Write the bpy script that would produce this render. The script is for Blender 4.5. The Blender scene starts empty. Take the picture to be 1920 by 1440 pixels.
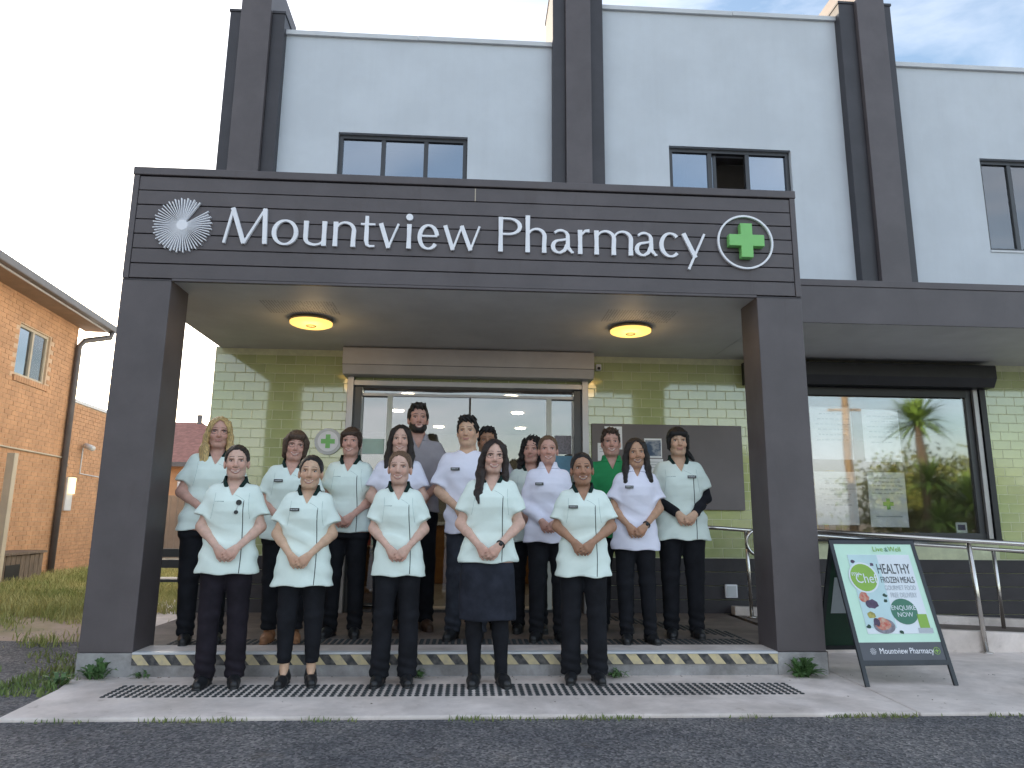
import bpy, bmesh, math, random, time
import numpy as np
from mathutils import Vector, Matrix
from mathutils.bvhtree import BVHTree
random.seed(7); RNG = np.random.default_rng(7)
T0 = time.time()
S = bpy.context.scene
COL = S.collection

# ------------------------------------------------------------------ camera
def cam_basis(p, y, r):
    f = Vector((math.sin(y)*math.cos(p), math.cos(y)*math.cos(p), math.sin(p)))
    r0 = Vector((math.cos(y), -math.sin(y), 0)); u0 = r0.cross(f)
    return math.cos(r)*r0+math.sin(r)*u0, -math.sin(r)*r0+math.cos(r)*u0, f
cr, cu, cf = cam_basis(.19, .0597, .0094)
cd = bpy.data.cameras.new('camera'); cam = bpy.data.objects.new('camera', cd); COL.objects.link(cam)
cam.matrix_world = Matrix(((cr.x, cu.x, -cf.x, 0), (cr.y, cu.y, -cf.y, -5.586), (cr.z, cu.z, -cf.z, 1.1375), (0, 0, 0, 1)))
cd.sensor_width = 36; cd.lens = 1328.68/1920*36; cd.clip_end = 3000; cd.clip_start = .05
S.camera = cam

# ------------------------------------------------------------------ world, sun, exposure
SUN = Vector((-.66, .75, 0)).normalized(); ELEV = math.radians(10)
sun_dir = Vector((SUN.x*math.cos(ELEV), SUN.y*math.cos(ELEV), math.sin(ELEV)))
W = bpy.data.worlds.new('World'); S.world = W; W.use_nodes = True
wn, wl = W.node_tree.nodes, W.node_tree.links
wn.clear()
def N(nt, t, **k):
    n = nt.nodes.new(t)
    for a, b in k.items():
        if a == 'inp':
            for i, v in b.items(): n.inputs[i].default_value = v
        else: setattr(n, a, b)
    return n
WT = W.node_tree
sky = N(WT, 'ShaderNodeTexSky', sky_type='NISHITA', sun_disc=False, sun_elevation=ELEV,
        sun_rotation=math.atan2(sun_dir.x, sun_dir.y), altitude=300, air_density=1.0, dust_density=2.6, ozone_density=1.2)
tc = N(WT, 'ShaderNodeTexCoord')
mp = N(WT, 'ShaderNodeMapping', inp={'Location': (5.1, 2.7, 1.11), 'Scale': (1.0, 1.0, 3.2), 'Rotation': (0, 0, .5)})
no = N(WT, 'ShaderNodeTexNoise', inp={'Scale': 1.9, 'Detail': 7.0, 'Roughness': .58, 'Distortion': .5})
rp = N(WT, 'ShaderNodeValToRGB'); rp.color_ramp.elements[0].position = .35; rp.color_ramp.elements[1].position = .69
# veil of cloud: takes the sky's own brightness and greys it, lifted a little
bw = N(WT, 'ShaderNodeRGBToBW')
cl = N(WT, 'ShaderNodeMix', data_type='RGBA', blend_type='MULTIPLY', inp={'Factor': 1.0, 7: (1.0, .965, .955, 1)})
ad = N(WT, 'ShaderNodeMix', data_type='RGBA', blend_type='ADD', inp={'Factor': 1.0, 7: (2.45, 2.52, 2.75, 1)})
mxs = N(WT, 'ShaderNodeMix', data_type='RGBA')
fac = N(WT, 'ShaderNodeMath', operation='MULTIPLY', inp={1: .85})
bg = N(WT, 'ShaderNodeBackground', inp={'Strength': .10})
wo = N(WT, 'ShaderNodeOutputWorld')
L = wl.new
L(tc.outputs['Generated'], mp.inputs['Vector']); L(mp.outputs[0], no.inputs['Vector']); L(no.outputs['Fac'], rp.inputs[0])
L(sky.outputs[0], bw.inputs[0]); L(bw.outputs[0], cl.inputs[6]); L(cl.outputs[2], ad.inputs[6])
L(rp.outputs[0], fac.inputs[0]); L(fac.outputs[0], mxs.inputs[0]); L(sky.outputs[0], mxs.inputs[6]); L(ad.outputs[2], mxs.inputs[7])
L(mxs.outputs[2], bg.inputs[0]); L(bg.outputs[0], wo.inputs[0])
sd = bpy.data.lights.new('sun', 'SUN'); sd.energy = 3.0; sd.angle = math.radians(.6); sd.color = (1, .82, .58)
so = bpy.data.objects.new('sun', sd); COL.objects.link(so); so.rotation_euler = sun_dir.to_track_quat('Z', 'Y').to_euler()
vs = S.view_settings; vs.view_transform = 'Standard'; vs.look = 'None'; vs.gamma = 1; vs.use_curve_mapping = False
vs.exposure = 2.2

# ------------------------------------------------------------------ materials
def mat(name, col, rough=.6, var=.08, scale=6, bump=0, bscale=80, metal=0, spec=.5, rnd=0, coat=0, detail=6, col2=None, ramp=(.4, .65), stretch=None, sss=0):
    m = bpy.data.materials.new(name); m.use_nodes = True; nt = m.node_tree
    b = nt.nodes['Principled BSDF']; b.inputs['Roughness'].default_value = rough; b.inputs['Metallic'].default_value = metal
    b.inputs['Specular IOR Level'].default_value = spec; b.inputs['Coat Weight'].default_value = coat
    if sss:
        b.inputs['Subsurface Weight'].default_value = sss; b.inputs['Subsurface Radius'].default_value = (.012, .005, .003); b.inputs['Subsurface Scale'].default_value = 1
    t = N(nt, 'ShaderNodeTexCoord'); vec = t.outputs['Object']
    if stretch:
        mm = N(nt, 'ShaderNodeMapping', inp={'Scale': stretch}); nt.links.new(vec, mm.inputs[0]); vec = mm.outputs[0]
    n = N(nt, 'ShaderNodeTexNoise', inp={'Scale': scale, 'Detail': detail, 'Roughness': .6}); nt.links.new(vec, n.inputs['Vector'])
    r = N(nt, 'ShaderNodeValToRGB')
    c = np.array(col[:3]); c0 = np.clip(c*(1-var), 0, 1); c1 = np.clip(c*(1+var), 0, 1)
    if col2 is not None: c0, c1 = c, np.array(col2[:3])
    r.color_ramp.elements[0].color = (*c0, 1); r.color_ramp.elements[1].color = (*c1, 1)
    r.color_ramp.elements[0].position, r.color_ramp.elements[1].position = ramp
    nt.links.new(n.outputs['Fac'], r.inputs[0]); out = r.outputs[0]
    if rnd:
        oi = N(nt, 'ShaderNodeObjectInfo'); mr = N(nt, 'ShaderNodeMapRange', inp={3: 1-rnd, 4: 1+rnd})
        nt.links.new(oi.outputs['Random'], mr.inputs[0])
        hv = N(nt, 'ShaderNodeHueSaturation'); nt.links.new(mr.outputs[0], hv.inputs['Value']); nt.links.new(out, hv.inputs['Color']); out = hv.outputs[0]
    nt.links.new(out, b.inputs['Base Color'])
    if bump:
        n2 = N(nt, 'ShaderNodeTexNoise', inp={'Scale': bscale, 'Detail': 5.0}); nt.links.new(vec, n2.inputs['Vector'])
        bp = N(nt, 'ShaderNodeBump', inp={'Strength': bump, 'Distance': .01}); nt.links.new(n2.outputs['Fac'], bp.inputs['Height']); nt.links.new(bp.outputs[0], b.inputs['Normal'])
    return m
def emit(name, col, st):
    m = bpy.data.materials.new(name); m.use_nodes = True; b = m.node_tree.nodes['Principled BSDF']
    b.inputs['Base Color'].default_value = (*col, 1); b.inputs['Emission Color'].default_value = (*col, 1); b.inputs['Emission Strength'].default_value = st
    return m
def glassmat(name, tint=(.8, .82, .8), base=.25, rough=.01, gcol=(.95, .97, 1)):
    m = bpy.data.materials.new(name); m.use_nodes = True; nt = m.node_tree; nt.nodes.clear()
    o = N(nt, 'ShaderNodeOutputMaterial'); tr = N(nt, 'ShaderNodeBsdfTransparent', inp={0: (*tint, 1)}); g = N(nt, 'ShaderNodeBsdfGlossy', inp={0: (*gcol, 1), 'Roughness': rough})
    fr = N(nt, 'ShaderNodeFresnel', inp={0: 1.5}); mr = N(nt, 'ShaderNodeMapRange', inp={1: .04, 2: 1, 3: base, 4: 1}); mx = N(nt, 'ShaderNodeMixShader')
    n = N(nt, 'ShaderNodeTexNoise', inp={'Scale': 1.3, 'Detail': 1.0}); bp = N(nt, 'ShaderNodeBump', inp={'Strength': .03, 'Distance': .05})
    t = N(nt, 'ShaderNodeTexCoord')
    l = nt.links.new; l(t.outputs['Object'], n.inputs['Vector']); l(n.outputs['Fac'], bp.inputs['Height']); l(bp.outputs[0], g.inputs['Normal'])
    l(fr.outputs[0], mr.inputs[0]); l(mr.outputs[0], mx.inputs[0]); l(tr.outputs[0], mx.inputs[1]); l(g.outputs[0], mx.inputs[2]); l(mx.outputs[0], o.inputs[0])
    return m
M = {}
def stain(m, scale, dark, pos=(.36, .6), stretch=(1, 1, 1), detail=9):   # blotches of dirt with a shape of their own
    nt = m.node_tree; b = nt.nodes['Principled BSDF']; l = nt.links.new; src = b.inputs['Base Color'].links[0].from_socket
    t = N(nt, 'ShaderNodeTexCoord'); mp_ = N(nt, 'ShaderNodeMapping', inp={'Scale': stretch, 'Location': (3.1, 1.7, .4)}); n = N(nt, 'ShaderNodeTexNoise', inp={'Scale': scale, 'Detail': detail, 'Roughness': .7, 'Distortion': .4})
    l(t.outputs['Object'], mp_.inputs[0]); l(mp_.outputs[0], n.inputs['Vector']); r = N(nt, 'ShaderNodeValToRGB'); r.color_ramp.elements[0].color = (*dark, 1); r.color_ramp.elements[1].color = (1, 1, 1, 1); r.color_ramp.elements[0].position, r.color_ramp.elements[1].position = pos
    l(n.outputs['Fac'], r.inputs[0]); x = N(nt, 'ShaderNodeMix', data_type='RGBA', blend_type='MULTIPLY', inp={'Factor': 1.0}); l(src, x.inputs[6]); l(r.outputs[0], x.inputs[7]); l(x.outputs[2], b.inputs['Base Color'])
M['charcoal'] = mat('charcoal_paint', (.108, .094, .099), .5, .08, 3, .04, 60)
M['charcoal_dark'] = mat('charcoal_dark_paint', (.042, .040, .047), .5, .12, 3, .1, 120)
M['stucco'] = mat('stucco', (.61, .655, .70), .85, .04, 1.6, .35, 160, detail=9)
M['soffit'] = mat('soffit_sheet', (.60, .60, .60), .6, .06, 2)
M['capwhite'] = mat('flashing_metal', (.62, .64, .66), .45, .05, 3)
M['grout'] = mat('grout', (.66, .69, .46), .85, .08, 14)
M['tile'] = mat('glazed_tile', (.47, .53, .25), .07, .07, 4, .04, 9, rnd=.08, spec=1.0, coat=.6)
M['boards'] = mat('dark_cladding', (.035, .031, .036), .5, .15, 5, .15, 40, rnd=.1)
M['alu'] = mat('aluminium', (.40, .39, .39), .38, .05, 5, metal=.55)
M['aludark'] = mat('dark_frame', (.045, .047, .052), .35, .1, 5)
M['black'] = mat('black_metal', (.012, .013, .016), .4, .2, 6)
M['steel'] = mat('stainless_steel', (.62, .60, .57), .24, .05, 8, metal=1)
M['shutter'] = mat('shutter_box', (.56, .54, .53), .5, .06, 3)
M['concrete'] = mat('concrete', (.76, .685, .64), .85, .14, 2.2, .3, 140, detail=10)
M['concrete2'] = mat('riser_concrete', (.36, .355, .355), .85, .22, 3.5, .35, 90, detail=10)
M['porch'] = mat('porch_paving', (.19, .155, .135), .75, .2, 4, .25, 100, detail=9)
stain(M['concrete'], 1.1, (.74, .72, .70)); stain(M['concrete'], 9, (.72, .69, .66), (.28, .4)); stain(M['concrete2'], 2.5, (.6, .58, .56)); stain(M['porch'], 1.4, (.7, .68, .66)); stain(M['charcoal'], .9, (.86, .86, .86), (.35, .6)); stain(M['charcoal'], 5, (.9, .88, .86), (.3, .42), (1, 1, .3))
M['rubber'] = mat('rubber_stud', (.035, .042, .045), .7, .25, 40)
M['white'] = mat('white_acrylic', (.87, .88, .92), .35, .03, 4)
M['green'] = mat('green_acrylic', (.22, .58, .17), .4, .04, 4)
M['glass'] = glassmat('door_glass', (.75, .75, .72), .15)
M['glassw'] = glassmat('window_glass', (.92, .93, .92), .14, rough=.03)
M['glassu'] = glassmat('upper_glass', (.30, .33, .38), .42, rough=.07, gcol=(.60, .67, .74))
M['paper'] = mat('paper', (.88, .89, .90), .7, .05, 5)
M['orange'] = mat('timber_veneer', (.36, .16, .05), .45, .15, 3, stretch=(1, 1, 6))
M['inwall'] = mat('interior_wall', (.5, .48, .42), .8, .04, 3)
M['infloor'] = mat('interior_floor', (.30, .25, .2), .4, .1, 3)
M['inceil'] = mat('interior_ceiling', (.30, .22, .16), .8, .04, 3)
M['brickm'] = mat('house_brick', (.53, .30, .165), .85, .12, 3.0, .3, 60, rnd=.0, detail=10)
M['mortar'] = mat('mortar', (.58, .42, .29), .9, .1, 10)
M['roof'] = mat('terracotta_roof', (.30, .13, .10), .8, .2, 5, .3, 30)
M['greyroof'] = mat('grey_roof', (.19, .19, .20), .7, .15, 5, .2, 30)
M['gutter'] = mat('gutter_metal', (.11, .105, .11), .45, .1, 5)
M['fence'] = mat('steel_fence', (.25, .21, .18), .6, .08, 3)
M['timber'] = mat('weathered_timber', (.17, .13, .10), .85, .25, 6, .3, 40, stretch=(6, 6, 1))
M['beige'] = mat('beige_paint', (.5, .44, .34), .6, .06, 4)
M['eave'] = mat('eave_lining', (.27, .19, .13), .7, .08, 4)
M['leaf'] = mat('weed_leaf', (.08, .16, .05), .6, .35, 14)
M['grass'] = mat('grass_blade', (.24, .28, .08), .7, .4, 1.1, col2=(.58, .50, .22), ramp=(.38, .72))
M['weed'] = mat('short_weed', (.12, .19, .05), .7, .4, 2, col2=(.30, .30, .11), ramp=(.38, .72))
M['stone'] = mat('loose_stone', (.12, .115, .12), .9, .4, 2.5, col2=(.30, .27, .25), ramp=(.5, .75))
M['leafl'] = mat('dry_leaf', (.12, .08, .05), .8, .4, 9)

# ------------------------------------------------------------------ mesh helpers
class MB:
    def __init__(s): s.v = []; s.f = []
    def add(s, v, f):
        k = len(s.v); s.v += [tuple(p) for p in v]; s.f += [tuple(i+k for i in q) for q in f]; return s
    def box(s, x0, x1, y0, y1, z0, z1):
        return s.add([(x0, y0, z0), (x1, y0, z0), (x1, y1, z0), (x0, y1, z0), (x0, y0, z1), (x1, y0, z1), (x1, y1, z1), (x0, y1, z1)],
                     [(0, 3, 2, 1), (4, 5, 6, 7), (0, 1, 5, 4), (1, 2, 6, 5), (2, 3, 7, 6), (3, 0, 4, 7)])
    def prism(s, poly, y0, y1):      # polygon in x,z (counter-clockwise seen from -y) extruded along y
        n = len(poly); v = [(x, y0, z) for x, z in poly]+[(x, y1, z) for x, z in poly]
        f = [tuple(range(n)), tuple(range(2*n-1, n-1, -1))]+[(i, i+n, (i+1) % n+n, (i+1) % n) for i in range(n)]
        return s.add(v, f)
    def slab(s, poly, z0, z1):       # polygon in x,y extruded along z
        n = len(poly); v = [(x, y, z0) for x, y in poly]+[(x, y, z1) for x, y in poly]
        f = [tuple(range(n-1, -1, -1)), tuple(range(n, 2*n))]+[(i, (i+1) % n, (i+1) % n+n, i+n) for i in range(n)]
        return s.add(v, f)
    def tube(s, pts, r, n=10, caps=True):
        P = [Vector(p) for p in pts]; R = r if isinstance(r, (list, tuple)) else [r]*len(P)
        rings = []; up = None
        for i, p in enumerate(P):
            d = (P[min(i+1, len(P)-1)]-P[max(i-1, 0)]).normalized()
            if up is None: up = d.orthogonal().normalized()
            up = (up-d*up.dot(d)).normalized(); w = d.cross(up)
            rings.append([p+(up*math.cos(2*math.pi*k/n)+w*math.sin(2*math.pi*k/n))*R[i] for k in range(n)])
        v = [q for g in rings for q in g]; f = []
        for i in range(len(P)-1):
            for k in range(n): f.append((i*n+k, i*n+(k+1) % n, (i+1)*n+(k+1) % n, (i+1)*n+k))
        if caps: f += [tuple(range(n-1, -1, -1)), tuple(range((len(P)-1)*n, len(P)*n))]
        return s.add(v, f)
    def lathe(s, prof, c, n=32):     # profile (r,z) about vertical axis at c
        v = []; f = []; m = len(prof)
        for r, z in prof:
            for k in range(n): a = 2*math.pi*k/n; v.append((c[0]+r*math.cos(a), c[1]+r*math.sin(a), c[2]+z))
        for i in range(m-1):
            for k in range(n): f.append((i*n+k, i*n+(k+1) % n, (i+1)*n+(k+1) % n, (i+1)*n+k))
        f.append(tuple(range((m-1)*n, m*n))); f.append(tuple(range(n-1, -1, -1)))
        return s.add(v, f)
    def ring(s, cx, cz, ro, ri, y0, y1, n=64):
        v = []; f = []
        for k in range(n):
            a = 2*math.pi*k/n; c, d = math.cos(a), math.sin(a)
            v += [(cx+ro*c, y0, cz+ro*d), (cx+ri*c, y0, cz+ri*d), (cx+ro*c, y1, cz+ro*d), (cx+ri*c, y1, cz+ri*d)]
        for k in range(n):
            i, j = 4*k, 4*((k+1) % n); f += [(i, j, j+1, i+1), (i+2, i+3, j+3, j+2), (i, i+2, j+2, j), (i+1, j+1, j+3, i+3)]
        return s.add(v, f)
    def ell(s, c, r, n=14, m=9):
        v = []; f = []
        for i in range(m+1):
            t = math.pi*i/m
            for k in range(n): a = 2*math.pi*k/n; v.append((c[0]+r[0]*math.sin(t)*math.cos(a), c[1]+r[1]*math.sin(t)*math.sin(a), c[2]-r[2]*math.cos(t)))
        for i in range(m):
            for k in range(n): f.append((i*n+k, i*n+(k+1) % n, (i+1)*n+(k+1) % n, (i+1)*n+k))
        return s.add(v, f)
    def stroke(s, pts, w, y0, y1):   # variable-width pen stroke in x,z, extruded along y
        P = [Vector((p[0], p[1])) for p in pts]; Wd = w if isinstance(w, (list, tuple)) else [w]*len(P)
        A = []; B = []
        for i, p in enumerate(P):
            d = (P[min(i+1, len(P)-1)]-P[max(i-1, 0)]).normalized(); n = Vector((-d.y, d.x))*Wd[i]/2
            A.append(p+n); B.append(p-n)
        m = len(P); v = []
        for q in (y0, y1):
            v += [(a.x, q, a.y) for a in A]+[(b.x, q, b.y) for b in B]
        f = []
        for i in range(m-1):
            f += [(i, m+i, m+i+1, i+1), (2*m+i, 2*m+i+1, 3*m+i+1, 3*m+i), (i, i+1, 2*m+i+1, 2*m+i), (m+i, 3*m+i, 3*m+i+1, m+i+1)]
        f += [(0, 2*m, 3*m, m), (m-1, 2*m-1, 4*m-1, 3*m-1)]
        return s.add(v, f)
    def mesh(s, name, m=None, smooth=False):
        me = bpy.data.meshes.new(name); me.from_pydata(s.v, [], s.f)
        if m: me.materials.append(M[m] if isinstance(m, str) else m)
        if smooth: me.polygons.foreach_set('use_smooth', [True]*len(me.polygons))
        me.update(); return me
    def build(s, name, m=None, parent=None, smooth=False, bevel=0, fix=False):
        me = s.mesh(name, m, smooth)
        if fix:
            b = bmesh.new(); b.from_mesh(me); bmesh.ops.recalc_face_normals(b, faces=b.faces); b.to_mesh(me); b.free()
        return link(name, me, parent, bevel)
def link(name, me, parent=None, bevel=0):
    o = bpy.data.objects.new(name, me); COL.objects.link(o)
    if parent is not None:
        o.parent = parent; o.matrix_parent_inverse = Matrix.Translation(-Vector(parent.get('base', (0, 0, 0))))
    if bevel:
        b = o.modifiers.new('bevel', 'BEVEL'); b.width = bevel; b.segments = 2; b.limit_method = 'ANGLE'
    return o
def thing(name, label, cat, loc=(0, 0, 0), group=None):
    o = bpy.data.objects.new(name, None); COL.objects.link(o); o.location = loc; o['base'] = loc; o.empty_display_size = .1
    o['label'] = label; o['category'] = cat
    if group: o['group'] = group
    return o
def tag(o, label, cat, group=None):
    o['label'] = label; o['category'] = cat
    if group: o['group'] = group
    return o
def structure(o): o['kind'] = 'structure'; return o
def stuff(o): o['kind'] = 'stuff'; return o
def text_mesh(txt, size, name, m, ext=.001):
    c = bpy.data.curves.new(name, 'FONT'); c.body = txt; c.size = size; c.align_x = 'CENTER'; c.align_y = 'CENTER'; c.extrude = ext; c.resolution_u = 3
    o = bpy.data.objects.new(name, c); COL.objects.link(o)
    dg = bpy.context.evaluated_depsgraph_get(); me = bpy.data.meshes.new_from_object(o.evaluated_get(dg))
    bpy.data.objects.remove(o); bpy.data.curves.remove(c); me.materials.clear(); me.materials.append(M[m] if isinstance(m, str) else m); me.name = name
    return me
# ------------------------------------------------------------------ ground
XL, XR, HT, HS, PW, PD, D = -2.796, 2.777, 3.972, 3.011, .385, .36, 2.319
ZS = .165; PI = math.pi
def ground_material():
    m = mat('yard_ground', (.15, .12, .09), .95, .2, 1.2, .5, 30, detail=10)
    return m
g = MB().add([(-900, -900, -.035), (900, -900, -.035), (900, 900, -.035), (-900, 900, -.035)], [(0, 1, 2, 3)])
M['yard'] = mat('yard_ground', (.38, .29, .23), .95, .25, .9, .6, 25, col2=(.25, .22, .13), ramp=(.45, .6), detail=10)
structure(g.build('ground', 'yard'))
def asphalt_material():
    m = bpy.data.materials.new('asphalt'); m.use_nodes = True; nt = m.node_tree; b = nt.nodes['Principled BSDF']; l = nt.links.new
    t = N(nt, 'ShaderNodeTexCoord'); v = N(nt, 'ShaderNodeTexVoronoi', inp={'Scale': 75.0}); n = N(nt, 'ShaderNodeTexNoise', inp={'Scale': 1.1, 'Detail': 8.0, 'Roughness': .65})
    n3 = N(nt, 'ShaderNodeTexNoise', inp={'Scale': 22.0, 'Detail': 6.0, 'Roughness': .7})
    l(t.outputs['Object'], v.inputs['Vector']); l(t.outputs['Object'], n.inputs['Vector']); l(t.outputs['Object'], n3.inputs['Vector'])
    r = N(nt, 'ShaderNodeValToRGB'); e = r.color_ramp.elements
    e[0].color = (.06, .062, .067, 1); e[1].color = (.33, .32, .315, 1); e[0].position = .1; e[1].position = .95
    x = e.new(.6); x.color = (.172, .174, .182, 1)
    l(v.outputs['Color'], r.inputs[0])
    r2 = N(nt, 'ShaderNodeValToRGB'); r2.color_ramp.elements[0].color = (.62, .62, .66, 1); r2.color_ramp.elements[1].color = (1.35, 1.27, 1.2, 1); r2.color_ramp.elements[0].position = .35; r2.color_ramp.elements[1].position = .7
    l(n.outputs['Fac'], r2.inputs[0])
    mx = N(nt, 'ShaderNodeMix', data_type='RGBA', blend_type='MULTIPLY', inp={'Factor': 1.0}); l(r.outputs[0], mx.inputs[6]); l(r2.outputs[0], mx.inputs[7]); l(mx.outputs[2], b.inputs['Base Color'])
    n4 = N(nt, 'ShaderNodeTexNoise', inp={'Scale': 3.3, 'Detail': 9.0, 'Roughness': .72}); l(t.outputs['Object'], n4.inputs['Vector'])
    r4 = N(nt, 'ShaderNodeValToRGB'); r4.color_ramp.elements[0].position = .56; r4.color_ramp.elements[1].position = .70; r4.color_ramp.elements[0].color = (0, 0, 0, 1); r4.color_ramp.elements[1].color = (.55, .55, .55, 1); l(n4.outputs['Fac'], r4.inputs[0])
    m4 = N(nt, 'ShaderNodeMix', data_type='RGBA', inp={7: (.15, .125, .105, 1)}); l(r4.outputs[0], m4.inputs[0]); l(mx.outputs[2], m4.inputs[6]); l(m4.outputs[2], b.inputs['Base Color'])
    b.inputs['Roughness'].default_value = .9
    mm = N(nt, 'ShaderNodeMath', operation='ADD'); l(v.outputs['Distance'], mm.inputs[0]); l(n3.outputs['Fac'], mm.inputs[1])
    bp = N(nt, 'ShaderNodeBump', inp={'Strength': 1.0, 'Distance': .012}); l(mm.outputs[0], bp.inputs['Height']); l(bp.outputs[0], b.inputs['Normal'])
    return m
M['asphalt'] = asphalt_material()
edge = [(-2.93, 1.55), (-3.3, 1.7), (-3.8, 1.62), (-4.6, 1.75), (-5.6, 1.5), (-7, 1.7), (-9, 1.4), (-14, 1.6), (-40, 1.5)]
structure(MB().slab([(60, -60), (60, -1.04)]+[(-2.58, -1.04), (-2.7, -.1), (-2.85, .12), (-2.9, .5)]+edge+[(-40, -60)], -.06, -.022).build('asphalt_car_park', 'asphalt'))
# lower concrete slab in two pours with a joint
sl = structure(MB().slab([(-2.66, -1.085), (2.8, -1.085), (2.86, .0), (2.86, .5), (-2.6, .5), (-2.83, .12), (-2.78, -.12), (-2.72, -.35)], -.12, 0).build('concrete_landing', 'concrete', bevel=.012))
structure(MB().slab([(2.806, -1.085), (14, -1.085), (14, 1.3), (2.868, 1.3), (2.868, .0)], -.12, -.003).build('concrete_forecourt', 'concrete', bevel=.01))
def studs(x0, x1, y0, y1, z, mask=None, pitch=.05):
    b = MB(); prof = [(.0175, 0), (.0175, .003), (.012, .0055)]
    for i in range(int((x1-x0)/pitch)+1):
        for j in range(int((y1-y0)/pitch)+1):
            x, y = x0+i*pitch, y0+j*pitch
            if mask and not mask(x, y): continue
            n = 7; k = len(b.v)
            for r, h in prof:
                for q in range(n): a = 2*PI*q/n; b.v.append((x+r*math.cos(a), y+r*math.sin(a), z+h))
            for lv in range(2):
                for q in range(n): b.f.append((k+lv*n+q, k+lv*n+(q+1) % n, k+lv*n+n+(q+1) % n, k+lv*n+n+q))
            b.f.append(tuple(range(k+2*n, k+3*n)))
    return b
stuff(studs(-2.31, 2.32, -.60, -.285, .0005).build('tactile_stud', 'rubber', sl))
# porch floor and step
pf = structure(MB().box(-2.80, 2.80, .02, D, -.1, ZS).build('porch_floor', 'porch'))
stuff(studs(-2.3, 2.35, .37, .60, ZS+.0005).build('tactile_stud', 'rubber', pf))
stuff(studs(1.3, 2.40, .65, 2.2, ZS+.0005, lambda x, y: abs(((x-2.42)*1.0+(y-.75)*.80)) < .17).build('tactile_stud', 'rubber', pf))
MB().box(-2.412, 2.392, .0, .30, ZS+.001, ZS+.004).build('step_edge_strip', 'concrete', pf)
MB().box(-2.405, 2.385, -.004, .018, -.05, ZS-.085).build('riser', 'concrete2', pf)
def stripes():
    m = bpy.data.materials.new('hazard_tape'); m.use_nodes = True; nt = m.node_tree; b = nt.nodes['Principled BSDF']; l = nt.links.new
    t = N(nt, 'ShaderNodeTexCoord'); s = N(nt, 'ShaderNodeSeparateXYZ'); l(t.outputs['Object'], s.inputs[0])
    a = N(nt, 'ShaderNodeMath', operation='MULTIPLY_ADD', inp={1: .85}); l(s.outputs[2], a.inputs[0]); l(s.outputs[0], a.inputs[2])
    q = N(nt, 'ShaderNodeMath', operation='MULTIPLY', inp={1: 1/.158}); l(a.outputs[0], q.inputs[0])
    f = N(nt, 'ShaderNodeMath', operation='FRACT'); l(q.outputs[0], f.inputs[0])
    c = N(nt, 'ShaderNodeMath', operation='LESS_THAN', inp={1: .49}); l(f.outputs[0], c.inputs[0])
    n = N(nt, 'ShaderNodeTexNoise', inp={'Scale': 24.0, 'Detail': 8.0}); l(t.outputs['Object'], n.inputs['Vector'])
    r = N(nt, 'ShaderNodeValToRGB'); r.color_ramp.elements[0].position = .42; r.color_ramp.elements[1].position = .7; r.color_ramp.elements[0].color = (.60, .51, .30, 1); r.color_ramp.elements[1].color = (.44, .38, .27, 1)
    r2 = N(nt, 'ShaderNodeValToRGB'); r2.color_ramp.elements[0].position = .4; r2.color_ramp.elements[1].position = .75; r2.color_ramp.elements[0].color = (.035, .037, .042, 1); r2.color_ramp.elements[1].color = (.16, .15, .14, 1)
    l(n.outputs['Fac'], r.inputs[0]); l(n.outputs['Fac'], r2.inputs[0])
    x = N(nt, 'ShaderNodeMix', data_type='RGBA'); l(c.outputs[0], x.inputs[0]); l(r.outputs[0], x.inputs[6]); l(r2.outputs[0], x.inputs[7]); l(x.outputs[2], b.inputs['Base Color']); b.inputs['Roughness'].default_value = .6
    return m
M['hazard'] = stripes()
MB().box(-2.408, 2.388, -.012, .016, ZS-.083, ZS-.012).build('hazard_strip', 'hazard', pf)
MB().box(-2.408, 2.388, -.016, .05, ZS-.010, ZS+.006).build('nosing', 'capwhite', pf, bevel=.003)

# ------------------------------------------------------------------ entrance portal
po = thing('entrance_portal', 'charcoal clad square portal framing the pharmacy porch, two wide posts', 'portal', (0, 0, 0))
for x0, x1 in ((XL, XL+PW), (XR-PW, XR)):
    pp = MB().box(x0, x1, 0, PD, ZS, HS).build('post', 'charcoal', po, bevel=.006)
    MB().box(x0-.004, x1+.008, -.006, PD+.006, -.02, ZS-.002).build('plinth', 'concrete2', pp, bevel=.006)
    MB().box(x0+.003, x1-.003, -.003, -.001, HS-.012, HS-.006).build('seam', 'charcoal_dark', pp)
# box of the canopy: backing, boards, trims
MB().box(XL+.01, XR-.01, .03, 2.0, HS+.004, HT-.03).build('canopy_box', 'charcoal_dark', po)
zb = np.linspace(HS+.006, HT-.075, 8)
for i in range(7):
    if i == 6:
        xs = [(XL+.05, .005), (.012, XR-.05)]
    else: xs = [(XL+.05, XR-.05)]
    for a, b in xs:
        MB().box(a, b, .0-.0015*(i % 2), .028, zb[i]+.004, zb[i+1]-.004).build('fascia_board', 'charcoal', po, bevel=.003)
MB().box(.004, .013, -.001, .02, zb[6]+.006, zb[7]-.006).build('board_joint', 'beige', po)
for x0, x1 in ((XL, XL+.047), (XR-.047, XR)):
    MB().box(x0, x1, -.008, 1.98, HS+.002, HT-.07).build('corner_trim', 'charcoal', po, bevel=.004)
MB().box(XL-.006, XR+.006, -.014, 2.02, HT-.068, HT).build('cap_flashing', 'charcoal', po, bevel=.006)
MB().box(XL+PW+.001, XR-PW-.001, -.003, .031, HS-.014, HS+.008).build('fascia_base_trim', 'charcoal', po, bevel=.003)
so_ = MB().box(XL+.004, XR-.004, .033, D-.002, HS-.006, HS+.002).build('soffit', 'soffit', po)
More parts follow.
